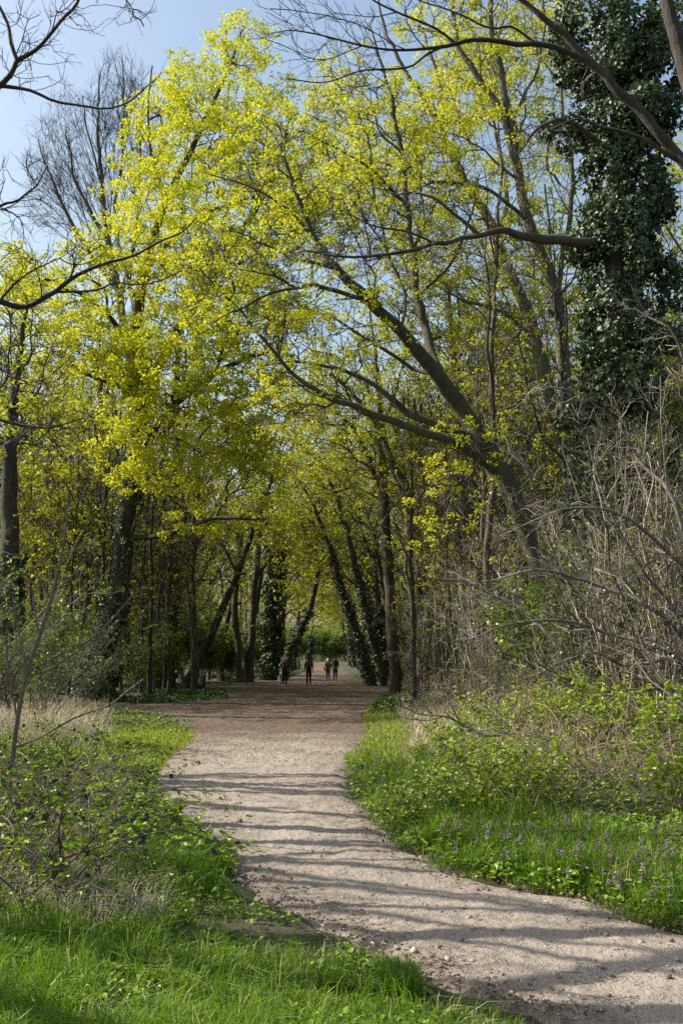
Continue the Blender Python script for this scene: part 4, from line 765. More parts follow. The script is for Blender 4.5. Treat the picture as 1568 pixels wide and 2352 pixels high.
for i, (u, Y) in enumerate(gs):
    p = W(u, 1500, Y)[0]
    if path_d(p[0], Y) < 2.5 and Y < 225: u += 60 if u > 750 else -60
    sd = 'left' if u < 750 else 'right'; far = 'the far end of the path' if Y > 225 else ('deep in the wood %s of the path' % sd if Y > 60 else 'between the near trunks %s of the path' % sd)
    c = gs_n[far] = gs_n.get(far, 0) + 1
    put_shrub(GREEN[i % 3], u, 1550, Y, 'fresh green leafing shrub ' + ('closing ' if Y > 225 else '') + far + (', %s by distance' % NUM[c - 1] if Y < 225 else ''), 'green shrubs ' + far, rr.uniform(0.8, 1.25) * (2.6 if Y > 225 else 1.4 if Y > 60 else 1), 'green_shrub')

# --- the young sapling in the left foreground, and the leafless side branch of the right bank
S = [limb(9.6, (18, 1885, 13), (28, 1760, 12), (40, 1660, 11), (62, 1545, 10), (102, 1430, 9), (135, 1310, 7), (152, 1210, 5), (158, 1120, 3)),
     limb(9.6, (62, 1545, 5), (130, 1508, 5), (200, 1475, 4.5), (260, 1420, 3.5), (310, 1360, 2.5)), limb(9.6, (60, 1555, 4), (110, 1540, 4), (190, 1490, 3), (270, 1440, 2)),
     limb(9.6, (40, 1660, 5), (30, 1590, 4.5), (20, 1540, 4), (14, 1460, 3)), limb(9.6, (50, 1600, 4), (57, 1520, 4), (40, 1440, 3), (30, 1370, 2.5)),
     limb(9.6, (90, 1455, 3.5), (80, 1400, 3), (75, 1350, 2)), limb(9.6, (30, 1720, 5), (100, 1690, 4.5), (170, 1650, 4, 9.4), (250, 1620, 3.5, 9.3), (290, 1590, 3, 9.2), (330, 1560, 2, 9.1)), limb(9.6, (290, 1590, 2, 9.2), (320, 1605, 2, 9.2)),
     limb(9.6, (120, 1360, 3), (160, 1330, 2.5), (190, 1290, 2)), limb(9.6, (140, 1280, 2.5), (110, 1220, 2)), limb(9.6, (26, 1770, 4), (0, 1730, 3.5), (-40, 1700, 3))]
S[0][0, 2] = gz(S[0][0, 0], S[0][0, 1]) - 0.05
g = Grown(S, 0.1); g.radii(0.002); 
M['sapling_bark'] = bark_mat('sapling_bark', (0.14, 0.10, 0.075), (0.30, 0.235, 0.18), 0.0, 25)
T = MB(); C = MB()
for li, l in enumerate(S):
    q = resample(l, 16); q[:, :3] -= S[0][0, :3]; (T if li == 0 else C).tubes(q[None, :, :3], q[None, :, 3], 7, 0)
    if li:
        a, b = spawn(q[None, :, :3], q[None, :, 3], 7, 0.18, 0.7, 0.2, 0.2, 4, 0.0016, 0.5); C.tubes(a, b, 3, 0)
tree('sapling', (T.mesh('sapling_trunk', ['sapling_bark'], True), C.mesh('sapling_crown', ['sapling_bark'])), S[0][0, :3], 'bare young sapling in the left foreground, thin brown stem with pale side shoots', None, 'sapling')
B = [limb(12.2, (1290, 1720, 9), (1220, 1690, 9), (1170, 1685, 8), (1120, 1690, 9), (1075, 1672, 8), (1045, 1655, 7), (1020, 1645, 5), (960, 1640, 3.5), (905, 1610, 2)), limb(12.2, (1055, 1660, 5), (1035, 1620, 5), (1020, 1580, 4), (990, 1540, 2.5)),
     limb(12.2, (1130, 1690, 4), (1180, 1660, 3.5), (1210, 1600, 2.5)), limb(12.2, (1020, 1645, 3), (980, 1655, 2.5), (930, 1650, 1.5)), limb(12.2, (990, 1640, 2), (970, 1620, 2), (940, 1620, 1.5))]
mb = MB(); b0 = B[0][0, :3].copy()
for l in B:
    q = resample(l, 18); q[:, :3] -= b0; mb.tubes(q[None, :, :3], q[None, :, 3] * 0.8, 7, 0)
    a, b = spawn(q[None, :, :3], q[None, :, 3], 9, 0.25, 0.7, 0.15, 0.3, 4, 0.0018, 0.5); mb.tubes(a, b, 3, 0)
M['branch_bark'] = bark_mat('weathered_branch', (0.12, 0.10, 0.085), (0.30, 0.27, 0.24), 0.0, 25)
tag(obj('fallen_branch', mb.mesh('fallen_branch', ['branch_bark'], True), None, b0), 'weathered grey forked branch lying across the leafy bushes on the right bank', 'branch')

# ================================================================== brambles and leafy bushes
def mound(n, H, Rr, leafm, stem, lk, lsize, kind, nst=26, old=0, cane=1.0):
    """arching canes with leaves in threes"""
    T = MB(); C = MB(); st = []
    for i in range(nst):
        a = RNG.uniform(0, 6.28); ln = RNG.uniform(0.6, 1.15) * Rr; m = 9; t = np.linspace(0, 1, m); h = H * RNG.uniform(0.5, 1.1); b = RNG.normal(size=2) * Rr * 0.25
        z = h * (np.sin(t * 2.3) * 0.95) if kind == 'arch' else h * (t ** 0.8)
        o = ln * (t if kind == 'arch' else t ** 1.4 * 0.6); w = np.cumsum(RNG.normal(size=(m, 3)) * 0.02, axis=0)
        st.append(np.column_stack([b[0] + math.cos(a) * o, b[1] + math.sin(a) * o, z - 0.05]) + w)
    S = np.stack(st); R = 0.006 * cane * RNG.uniform(0.6, 1.2, (nst, 1)) * np.linspace(1, 0.45, 9)[None]; T.tubes(S, R, 5, 0)
    a, b = spawn(S, R, 5, 0.35, 0.8, 0.2, 0.2, 4, 0.0018, 0.6); T.tubes(a, b, 3, 0)
    al = np.concatenate([S.reshape(-1, 3), a.reshape(-1, 3)]); tg = np.concatenate([nrm(np.gradient(S, axis=1)).reshape(-1, 3), nrm(np.gradient(a, axis=1)).reshape(-1, 3)])
    idx = RNG.choice(len(al), n, replace=n > len(al)); p = al[idx] + RNG.normal(size=(n, 3)) * 0.035
    for j in range(lk):
        d = nrm(RNG.normal(size=(n, 3)) * np.array([1, 1, 0.35]) + tg[idx] * 0.3); no = nrm(RNG.normal(size=(n, 3)) * 0.45 + np.array([-0.25, -0.2, 1])); sz = lsize * RNG.uniform(0.55, 1.25, n)
        C.leaves(p, d, no, sz, sz * 0.85, 0, np.clip(np.repeat(0, n) + RNG.beta(2, 2, n), 0, 1), 0.12, True)
    if old:
        i2 = RNG.choice(len(al), old); d = nrm(RNG.normal(size=(old, 3)) + np.array([0, 0, -0.5])); C.leaves(al[i2], d, nrm(RNG.normal(size=(old, 3)) + np.array([0, 0, 0.6])), 0.075, 0.055, 1, None, 0.2, True)
    return T.mesh(kind + '_canes', [stem], True), C.mesh(kind + '_leaves', [leafm, 'old_leaf'])
M['cane'] = flat_mat('bramble_cane', (0.085, 0.055, 0.045)); M['dry_cane'] = flat_mat('dry_cane', (0.30, 0.22, 0.15))
BR = [mound(330, 0.55, 1.1, 'bramble_leaf', 'cane', 3, 0.05, 'arch', 22, 30, 1.0), mound(260, 0.42, 1.2, 'bramble_leaf', 'cane', 3, 0.045, 'arch', 20, 24, 0.9)]
CU = [mound(400, 0.95, 1.0, 'bright_leaf', 'dry_cane', 3, 0.066, 'upright', 30, 0, 0.9), mound(340, 0.8, 1.1, 'bright_leaf', 'cane', 3, 0.06, 'upright', 32, 8, 0.9)]
DRY = [mound(60, 0.8, 1.2, 'bright_leaf', 'dry_cane', 2, 0.045, 'arch', 60, 12, 0.8), mound(40, 0.65, 1.3, 'bramble_leaf', 'dry_cane', 2, 0.045, 'arch', 60, 12, 0.7)]
def put_bush(kind, u, v, label, group, name, sc):
    x, y = G(u, v); z = float(gz(x, y)); tree(name, kind, (x, y, z), label, group, 'bush', rz=rr.uniform(0, 6.28), sc=sc, parts=('canes', 'foliage'))
for i, (u, v, sc, w) in enumerate([(60, 1990, 1.0, 'round the foot of the sapling'), (230, 2010, 0.95, 'arching towards the path in the left foreground'), (-20, 2130, 1.0, 'lowest at the left edge'), (150, 1890, 0.9, 'just right of the sapling'), (20, 1840, 0.9, 'behind the sapling at the left edge'),
                                   (290, 1890, 0.75, 'nearest the left path edge'), (200, 1800, 0.9, 'in front of the dry grass'), (330, 1990, 0.6, 'beside the dark grass hollow'), (90, 1760, 0.9, 'left under the dry grass'), (120, 2110, 0.8, 'above the bottom left grass')]):
    put_bush(BR[i % 2], u, v, 'low bramble with small green leaves ' + w, 'brambles left of the path', 'bramble_bush', sc)
for i, (u, v, sc, w) in enumerate([(1130, 1760, 0.95, 'in the middle of the right bank'), (1210, 1740, 1.1, 'under the grey forked branch'), (1060, 1800, 0.8, 'towards the far end of the right bank'), (1010, 1880, 0.72, 'pale and low by the path edge'), (1100, 1870, 0.8, 'in front of the right bank'), (1180, 1850, 0.85, 'beside the brown thicket'),
                                   (1330, 1790, 1.0, 'behind the brown thicket'), (1430, 1800, 1.0, 'under the bare twigs at the right'), (1540, 1850, 0.95, 'at the right picture edge'), (960, 1760, 0.45, 'small and dark near the purple flowers'), (1250, 1900, 0.7, 'in front of the brown thicket'), (940, 1900, 0.5, 'lowest at the path edge'), (1560, 1940, 0.7, 'low at the right picture edge')]):
    put_bush(CU[i % 2], u, v, 'bright green leafy bush ' + w, 'leafy bushes on the right bank', 'leafy_bush', sc)
for i, (u, v, sc, w) in enumerate([(1330, 1860, 1.0, 'in the middle of the right bank'), (1430, 1880, 1.0, 'towards the right picture edge'), (1290, 1760, 1.0, 'behind the bright leafy bushes'), (1400, 1740, 1.2, 'under the bare shrubs'), (1530, 1760, 1.2, 'at the foot of the bare shrubs, far right'), (1130, 1690, 1.0, 'left of the grey forked branch'), (1060, 1650, 1.2, 'beside the stout ivy-footed trunk'),
                                   (1200, 1660, 1.3, 'under the leaning maple'), (130, 1930, 0.8, 'among the left brambles'), (-10, 1930, 0.9, 'at the left picture edge'), (60, 2070, 0.7, 'low among the left brambles'), (1130, 1620, 1.5, 'heaped behind the right bank'), (1350, 1680, 1.3, 'in front of the pale trunk foot')]):
    put_bush(DRY[i % 2], u, v, 'brown thicket of dry arching canes ' + w, 'dry cane thickets', 'dry_thicket', sc)

# ================================================================== grass, ground ivy, flowers, litter (uncountable)
def in_poly(x, y, poly):
    r = np.zeros(len(x), bool); n = len(poly)
    for i in range(n):
        (xa, ya), (xb, yb) = poly[i], poly[(i + 1) % n]; c = (ya > y) != (yb > y); r ^= c & (x < (xb - xa) * (y - ya) / (yb - ya + 1e-12) + xa)
    return r
def zone(*uv): return [tuple(G(u, v)) for u, v in uv]
def scatter(n, u0, u1, v0, v1, power=1.0):
    """ground points, evenly spread over a stretch of the picture's ground"""
    u = RNG.uniform(u0, u1, n); v = v0 + (v1 - v0) * RNG.uniform(0, 1, n) ** power
    x = (u - 784) / F; q = (1176 - v) / F; t = -CAM_H / (SP + q * CP); return x * t, (CP - q * SP) * t
def blades(mb, x, y, h, w, lean=0.5, mat=0, z=None, vary=None):
    n = len(x)
    if n == 0: return
    z = gz(x, y) - 0.01 if z is None else z; a = RNG.uniform(0, 6.28, n); b = a + RNG.normal(size=n) * 0.8 + 1.57
    h = np.broadcast_to(h, (n,)) * RNG.uniform(0.45, 1.2, n); w = np.broadcast_to(w, (n,)); l = h * lean * RNG.uniform(0.1, 1.3, n)
    base = np.stack([x, y, z], -1); sd = np.stack([np.cos(a), np.sin(a), np.zeros(n)], -1) * w[:, None] * 0.5; o = np.stack([np.cos(b), np.sin(b), np.zeros(n)], -1)
    m = base + o * (l * 0.35)[:, None] + np.array([0, 0, 1.0]) * (h * 0.6)[:, None]; tp = base + o * l[:, None] + np.array([0, 0, 1.0]) * (h * (1 - 0.25 * np.clip(l / h, 0, 1)))[:, None]
    V = np.stack([base - sd, base + sd, m + sd * 0.8, m - sd * 0.8, tp], 1); i = np.arange(n)[:, None] * 5
    mb.add(V.reshape(-1, 3), quads=i + np.array([[0, 1, 2, 3]]), tris=i + np.array([[3, 2, 4]]), mat=mat, vary=np.repeat(RNG.beta(2, 2.2, n) if vary is None else vary, 5))
px = lambda y: y / F * 2.297           # metres per rendered pixel at depth y
# lush grass, left and right verges
def tufts(mb, cx, cy, k, rad, h, lean, v, mat=0):
    """clumps of k blades that share a height, a lean and a shade"""
    n = len(cx); X = cx[:, None] + RNG.normal(size=(n, k)) * rad; Y = cy[:, None] + RNG.normal(size=(n, k)) * rad; X = X.ravel(); Y = Y.ravel()
    A = (RNG.uniform(0, 6.28, (n, 1)) + RNG.normal(size=(n, k)) * 0.9).ravel(); hh = (np.broadcast_to(h, (n,))[:, None] * RNG.uniform(0.5, 1.25, (n, k))).ravel()
    vv = np.clip(np.broadcast_to(v, (n,))[:, None] + RNG.normal(size=(n, k)) * 0.16, 0, 1).ravel(); l = hh * lean * RNG.uniform(0.15, 1.3, n * k)
    o = np.stack([np.cos(A), np.sin(A), np.zeros(n * k)], -1); t = RNG.uniform(0, 6.28, n * k); w = np.maximum(0.0042, px(Y) * 0.7) * RNG.uniform(0.7, 1.5, n * k); sd = np.stack([np.cos(t), np.sin(t), np.zeros(n * k)], -1) * w[:, None] * 0.5
    base = np.stack([X, Y, gz(X, Y) - 0.01], -1); up = np.array([0, 0, 1.0]); m = base + o * (l * 0.3)[:, None] + up * (hh * 0.62)[:, None]; tp = base + o * l[:, None] + up * (hh * (1 - 0.3 * np.clip(l / hh, 0, 1.2)))[:, None]
    V = np.stack([base - sd, base + sd, m + sd * 0.8, m - sd * 0.8, tp], 1); i = np.arange(n * k)[:, None] * 5
    mb.add(V.reshape(-1, 3), quads=i + np.array([[0, 1, 2, 3]]), tris=i + np.array([[3, 2, 4]]), mat=mat, vary=np.repeat(vv, 5))
g1 = MB(); x, y = scatter(11000, -80, 1440, 1770, 2640, 0.8); d = path_d(x, y); lf = x < (path_l(y) + path_r(y)) / 2
patch = wave(x, y, 1.3) + 0.6 * wave(x + 3, y, 0.45)
thin_ = np.where(y < 6.8, sstep(-0.05, 1.0, d + 0.35 * patch) * 0.85 + 0.06, sstep(-0.05, 0.4, d + 0.15 * patch))
keep = (d > -0.03 + 0.10 * patch) & lf & (RNG.uniform(size=len(x)) < thin_) & ~((y > 8.5) & (RNG.uniform(size=len(x)) < 0.5))
x, y, d, patch = x[keep], y[keep], d[keep], patch[keep]
h = np.clip((0.035 + 0.05 * sstep(0.1, 1.2, d)) * (1 + 0.55 * patch) * RNG.uniform(0.6, 1.35, len(x)), 0.035, 0.34)
tufts(g1, x, y, 11, 0.06, h * 0.7, 1.1, np.clip(RNG.beta(2, 2.2, len(x)) * 0.8 + 0.14 * patch + 0.06, 0.02, 0.93))
k = (RNG.uniform(size=len(x)) < 0.20) & (d > 0.25) & (patch > -0.5); tufts(g1, x[k], y[k], 16, 0.035, np.clip(h[k] * 1.7, 0.08, 0.26), 1.0, np.clip(RNG.beta(2, 2, k.sum()) * 0.9, 0, 0.9))
hc = np.array([G(RNG.normal(385, 50), min(max(RNG.normal(2030, 34), 1950), 2130)) for _ in range(420)]); k = path_d(hc[:, 0], hc[:, 1]) > 0.2; tufts(g1, hc[k, 0], hc[k, 1], 16, 0.05, RNG.uniform(0.14, 0.3, k.sum()), 0.7, RNG.uniform(0.05, 0.5, k.sum()))
x, y = scatter(5200, 770, 1640, 1740, 2190, 0.9); d = path_d(x, y); keep = (d > -0.04 + 0.12 * wave(x, y, 0.7)) & (x > path_r(y) - 0.3) & (d < 1.7) & (RNG.uniform(size=len(x)) < 0.25 + 0.75 * sstep(0, 0.3, d)) ; x, y, d = x[keep], y[keep], d[keep]
tufts(g1, x, y, 12, 0.045, (0.06 + 0.16 * sstep(0, 0.5, d)) * RNG.uniform(0.6, 1.3, len(x)), 0.8, RNG.beta(2, 2.4, len(x)))
x, y = scatter(700, 880, 960, 2270, 2330); blades(g1, x, y, 0.14, 0.006, 0.6, 0, None, RNG.uniform(0.1, 0.6, 700))
tag(obj('grass', g1.mesh('grass', ['grass'])), 'lush green grass on both verges of the near path', 'grass', None, 'stuff')
# lighter grass beyond, by the bend
g2 = MB(); zp = zone((60, 1790), (230, 1690), (300, 1672), (450, 1690), (440, 1720), (385, 1745), (340, 1790), (250, 1800)); x, y = scatter(34000, 0, 460, 1660, 1800); k = in_poly(x + RNG.normal(size=len(x)) * 0.35, y + RNG.normal(size=len(x)) * 0.5, zp) & (path_d(x, y) > -0.08)
blades(g2, x[k], y[k], 0.09, np.maximum(0.006, px(y[k]) * 0.8), 0.6, 0)
x, y = scatter(26000, 790, 1250, 1570, 1760); d = path_d(x, y); k = (d > -0.1) & (x > 0) & (d < 5) & (wave(x, y, 2.5) > -0.35); blades(g2, x[k], y[k], 0.09, np.maximum(0.006, px(y[k]) * 0.8), 0.7, 0)
g3 = MB(); x, y = scatter(4200, -40, 260, 1625, 1740); k = RNG.uniform(size=4200) < 0.8 * (1 - sstep(-0.26, -0.215, x / y + 0.02 * wave(x, y, 1.1))); blades(g3, x[k], y[k], 0.5, np.maximum(0.006, px(y[k]) * 0.7), 0.9, 0)
x, y = scatter(26000, 880, 1568, 1555, 1760); d = path_d(x, y); k = (d > 0.9) & (x > 0) & (RNG.uniform(size=len(x)) < 0.35 + 0.5 * (wave(x, y, 3) > 0)); blades(g3, x[k], y[k], 0.34, np.maximum(0.005, px(y[k]) * 0.6), 1.3, 0)
x, y = scatter(4000, -40, 380, 1800, 2180); k = path_d(x, y) > 0.6; blades(g3, x[k], y[k], 0.22, 0.005, 1.6, 0)
x, y = scatter(900, -80, 1100, 2080, 2500); k = (path_d(x, y) > 0.1) & (x < path_l(y)); blades(g3, x[k], y[k], 0.10, 0.0045, 2.0, 0)
tag(obj('dry_grass', g3.mesh('dry_grass', ['dry_grass'])), 'pale dry grass stalks below the left shrubs and on the right bank', 'dry grass', None, 'stuff')
def cover(mb, x, y, hmax, size, mat=0, six=True, wide=0.9):
    n = len(x); z = gz(x, y) + hmax * RNG.uniform(0.05, 1, n) * (0.6 + 0.4 * wave(x, y, 0.8)); p = np.stack([x, y, z], -1)
    d = nrm(RNG.normal(size=(n, 3)) * np.array([1, 1, 0.25])); no = nrm(RNG.normal(size=(n, 3)) * 0.4 + np.array([0, 0, 1])); sz = size * RNG.uniform(0.6, 1.3, n); mb.leaves(p, d, no, sz, sz * wide, mat, RNG.beta(2, 2, n), 0.12, six)
g4 = MB()
zp = zone((300, 1578), (440, 1576), (525, 1590), (525, 1606), (440, 1613), (290, 1618), (200, 1600)); x, y = scatter(14000, 190, 530, 1574, 1620); k = in_poly(x, y, zp); cover(g4, x[k], y[k], 0.22, 0.11, 0, False)
zp = zone((100, 1650), (250, 1628), (330, 1634), (440, 1662), (445, 1690), (300, 1678), (200, 1690), (100, 1720)); x, y = scatter(7000, 90, 450, 1625, 1725); k = in_poly(x + RNG.normal(size=7000) * 0.4, y + RNG.normal(size=7000) * 0.6, zp); cover(g4, x[k], y[k], 0.10, 0.07, 0, False)
x, y = scatter(9000, 90, 450, 1630, 1725); k = in_poly(x, y, zp) & (path_d(x, y) > 0); blades(g2, x[k], y[k], 0.08, px(y[k]) * 0.8, 0.7, 0)
x, y = scatter(9000, 520, 760, 1535, 1572); d = path_d(x, y); k = (d > 0) & (d < 6) & (x < path_l(y)); cover(g4, x[k], y[k], 0.35, 0.2, 0, False)
x, y = scatter(14000, 770, 1100, 1530, 1640); d = path_d(x, y); k = (d > 0.1) & (d < 3.5) & (x > path_r(y)) & (wave(x, y, 3.1) > -0.25); cover(g4, x[k], y[k], 0.22, 0.11, 0, False)
x, y = scatter(9000, -60, 1650, 1545, 1600); d = path_d(x, y); k = d > 3; cover(g4, x[k], y[k], 0.3, 0.2, 0, False)
tag(obj('light_grass', g2.mesh('light_grass', ['grass_yellow'])), 'sunlit yellowish grass where the pale path meets the dark soil', 'grass', None, 'stuff')
tag(obj('ground_ivy', g4.mesh('ground_ivy', ['ivy_ground'])), 'dark ivy carpet along the shaded part of the path', 'ivy', None, 'stuff')
g5 = MB(); x, y = scatter(40000, -60, 540, 1740, 2130); d = path_d(x, y); k = (d > 0.02) & (x < path_l(y)) & (RNG.uniform(size=len(x)) < 0.25 + 0.75 * (wave(x, y, 1.1) > -0.1) * (y > 8.2)) & ((y > 7.6) | (RNG.uniform(size=len(x)) < 0.12)); cover(g5, x[k], y[k], 0.20, 0.05, 0)
x, y = scatter(9000, -80, 1000, 2080, 2560); d = path_d(x, y); k = (d > 0.25) & (x < path_l(y)) & (wave(x + 7, y, 0.9) + 0.5 * wave(x, y + 3, 0.35) > 0.12); cover(g5, x[k], y[k], 0.10, 0.032, 0)
x, y = scatter(26000, 790, 1640, 1700, 2140); d = path_d(x, y); k = (d > 0.02) & (x > path_r(y)) & (d < 3) & (RNG.uniform(size=len(x)) < 0.2 + 0.5 * (wave(x, y, 0.9) > 0)); cover(g5, x[k], y[k], 0.17, 0.045, 0)
tag(obj('verge_weeds', g5.mesh('verge_weeds', ['nettle'])), 'low leafy green weeds covering both path verges', 'weeds', None, 'stuff')
# purple dead-nettles: leafy stalks with mauve tops, in patches
g6 = MB(); xs_ = []; 
for (u, v, su, sv, n) in [(830, 1770, 45, 22, 260), (880, 1800, 45, 22, 240), (930, 1850, 30, 25, 110), (1060, 1950, 50, 25, 160), (1180, 1985, 70, 25, 260), (1330, 2010, 90, 30, 360), (1480, 2060, 90, 40, 420), (1540, 2030, 60, 30, 200), (330, 1935, 50, 15, 40), (60, 2170, 35, 20, 40), (1250, 1950, 80, 20, 150)]:
    uu = RNG.normal(u, su, n); vv = RNG.normal(v, sv, n); vv = np.maximum(vv, 1700); P = np.array([G(a, b) for a, b in zip(uu, vv)]); k = path_d(P[:, 0], P[:, 1]) > 0.02; xs_.append(P[k][::6])
P = np.concatenate(xs_); n = len(P); z = gz(P[:, 0], P[:, 1]); hh = RNG.uniform(0.1, 0.22, n)
st = np.stack([np.column_stack([P, z]), np.column_stack([P + RNG.normal(size=(n, 2)) * 0.02, z + hh])], 1); g6.tubes(st, np.full((n, 2), 0.0022), 3, 0)
for lv, (fr, sz, mt) in enumerate([(0.35, 0.035, 0), (0.6, 0.034, 0), (0.8, 0.03, 0), (0.9, 0.027, 1), (1.0, 0.023, 1), (1.06, 0.018, 1)]):
    for j in range(4):
        a = RNG.uniform(0, 6.28, n); p = st[:, 0] * (1 - fr) + st[:, 1] * fr; d = np.stack([np.cos(a), np.sin(a), np.full(n, -0.25)], -1); s_ = sz * RNG.uniform(0.8, 1.3, n); g6.leaves(p, d, np.tile([0, 0, 1.0], (n, 1)) + RNG.normal(size=(n, 3)) * 0.2, s_, s_ * 0.8, mt)
tag(obj('purple_dead_nettles', g6.mesh('purple_dead_nettles', ['nettle', 'nettle_top'])), 'patches of purple-topped dead-nettle along the right verge', 'flowers', None, 'stuff')
for i, (u, v) in enumerate([(1109, 1914), (1063, 1930), (1230, 1955)]):
    x, y = G(u, v); mb = MB(); n = 26; a = np.linspace(0, 6.28 * 2, n); top = np.array([0, 0, 0.16]); mb.tubes(np.array([[[0, 0, -0.02], [0.01, 0, 0.08], top]]), np.full((1, 3), 0.003), 5, 0)
    mb.leaves(np.tile(top, (n, 1)), np.stack([np.cos(a), np.sin(a), RNG.uniform(0.1, 0.7, n)], -1), np.tile([0, 0, 1.0], (n, 1)), 0.024, 0.008, 1)
    tag(obj('yellow_flower', mb.mesh('yellow_flower', ['nettle', 'dandelion']), None, (x, y, float(gz(x, y)) + 0.1)), 'small yellow flower ' + ['on the right verge left of the brown thicket', 'closest to the path edge on the right', 'farthest right among the weeds'][i], 'flower', 'yellow flowers')
# litter on the soil: chips, dead leaves, pebbles and twigs
g7 = MB(); x, y = scatter(26000, 250, 1000, 1545, 1760); k = (path_d(x, y) < 0.4) & ((y > 17 + RNG.normal(size=len(x)) * 2.5) | (RNG.uniform(size=len(x)) < 0.06)); x, y = x[k], y[k]; n = len(x)
sz = np.maximum(0.035, px(y) * 1.1) * RNG.uniform(0.5, 1.4, n); g7.leaves(np.stack([x, y, pz(x, y) + 0.012], -1), RNG.normal(size=(n, 3)) * np.array([1, 1, 0.15]), np.tile([0, 0, 1.0], (n, 1)) + RNG.normal(size=(n, 3)) * 0.35, sz, sz * 0.5, 0, RNG.beta(1.3, 2, n), 0.2)
x, y = scatter(12000, 250, 1600, 1700, 2352); d = path_d(x, y); k = np.abs(d) < 0.35 * RNG.uniform(size=len(x)) + 0.02; x, y = x[k], y[k]; n = len(x); sz = 0.03 * RNG.uniform(0.4, 1.5, n)
g7.leaves(np.stack([x, y, pz(x, y) + 0.015], -1), RNG.normal(size=(n, 3)) * np.array([1, 1, 0.3]), np.tile([0, 0, 1.0], (n, 1)) + RNG.normal(size=(n, 3)) * 0.5, sz, sz * 0.6, 0, RNG.beta(1.2, 2, n), 0.3)
x, y = scatter(420, 300, 1640, 1700, 2352); k = path_d(x, y) < 0; x, y = x[k], y[k]; n = len(x); a = RNG.uniform(0, 6.28, n); L = 0.012 + 0.07 * RNG.uniform(0, 1, n) ** 3
o = np.stack([x, y, pz(x, y) + 0.006], -1); dd = np.stack([np.cos(a), np.sin(a), np.zeros(n)], -1) * L[:, None]; g7.tubes(np.stack([o - dd, o + RNG.normal(size=(n, 3)) * np.array([0.01, 0.01, 0]) + [0, 0, 0.004], o + dd], 1), np.full((n, 3), 0.0016), 4, 1)
tag(obj('leaf_litter', g7.mesh('leaf_litter', ['dead_leaf', 'twig_dark'])), 'dead leaves, wood chips and twigs strewn on the path', 'litter', None, 'stuff')
g8 = MB(); x, y = scatter(900, 300, 1640, 1750, 2352); k = path_d(x, y) < -0.02; x, y = x[k], y[k]; n = len(x); s_ = 0.010 + 0.016 * RNG.uniform(0, 1, n) ** 3
ico = np.array([[1, 0, 0], [0, 1, 0], [-1, 0, 0], [0, -1, 0], [0.5, 0.5, 0.7], [-0.5, 0.5, 0.75], [-0.5, -0.5, 0.6], [0.5, -0.5, 0.7]]); fq = np.array([[0, 1, 4, 4], [0, 4, 7, 7]])
a = RNG.uniform(0, 6.28, n); ca, sa = np.cos(a), np.sin(a); vv = ico[None] * (1 + 0.25 * RNG.normal(size=(n, 8, 1))); vx = vv[..., 0] * ca[:, None] - vv[..., 1] * 0.7 * sa[:, None]; vy = vv[..., 0] * sa[:, None] + vv[..., 1] * 0.7 * ca[:, None]
V = np.stack([vx, vy, vv[..., 2] * 0.7 - 0.1], -1) * s_[:, None, None] + np.stack([x, y, pz(x, y)], -1)[:, None, :]
tri = np.array([[0, 1, 4], [1, 5, 4], [1, 2, 5], [2, 6, 5], [2, 3, 6], [3, 7, 6], [3, 0, 7], [0, 4, 7], [4, 5, 6], [4, 6, 7]]); h2 = n // 2
for a_, b_, mt in ((0, h2, 0), (h2, n, 1)):
    g8.add(V[a_:b_].reshape(-1, 3), tris=(np.arange(b_ - a_)[:, None, None] * 8 + tri).reshape(-1, 3), mat=mt)
tag(obj('gravel', g8.mesh('gravel', ['stone', 'soil_clod'], True)), 'small loose pebbles and soil crumbs on the pale path', 'gravel', None, 'stuff')

# --- a few single things on the ground
def log_at(name, u, v, ln, r, rz, label, cat, bark='bark_brown'):
    x, y = G(u, v); m = MB(); t = np.linspace(0, 1, 9); p = np.column_stack([(t - 0.5) * ln, 0.05 * np.sin(t * 4), np.full(9, r * 0.7) + 0.04 * t]); rad = r * np.array([0.02, 0.9, 1, 1.0, 0.95, 0.97, 0.9, 0.85, 0.02]); p[1, 0] = p[0, 0] + 0.01; p[7, 0] = p[8, 0] - 0.01
    m.tubes(p[None], rad[None], 10, 0, 0.08); o = tag(obj(name, m.mesh(name, [bark], True), None, (x, y, float(gz(x, y)))), label, cat); o.rotation_euler[2] = rz
log_at('fallen_log', 505, 1560, 3.2, 0.2, 0.15, 'fallen log lying left of the path behind the thin leaning trunk', 'log')
log_at('cut_log', 446, 1587, 0.8, 0.17, 0.9, 'short dark cut log at the foot of the thin leaning trunk', 'log', 'bark_dark')
x, y = G(464, 1592); m = MB(); p = np.array([[0, 0, -0.1], [0, 0, 0.1], [0.02, 0, 0.4], [0.03, 0.02, 0.7], [0.03, 0.02, 0.72]]); m.tubes(p[None], np.array([[0.2, 0.16, 0.14, 0.13, 0.01]]), 10, 0, 0.15)
a, b = spawn(np.array([[[0, 0, 0.1], [0.02, 0, 0.4], [0.03, 0.02, 0.7]]]), np.full((1, 3), 0.05), 40, 0.6, 0.5, 0.7, 0.1, 5, 0.006, 0.15); m.tubes(a, b, 4, 0)
tag(obj('sprouting_stump', m.mesh('sprouting_stump', ['bark_dark'], True), None, (x, y, float(gz(x, y)))), 'small dark stump bristling with shoots on the left edge of the clearing', 'stump')

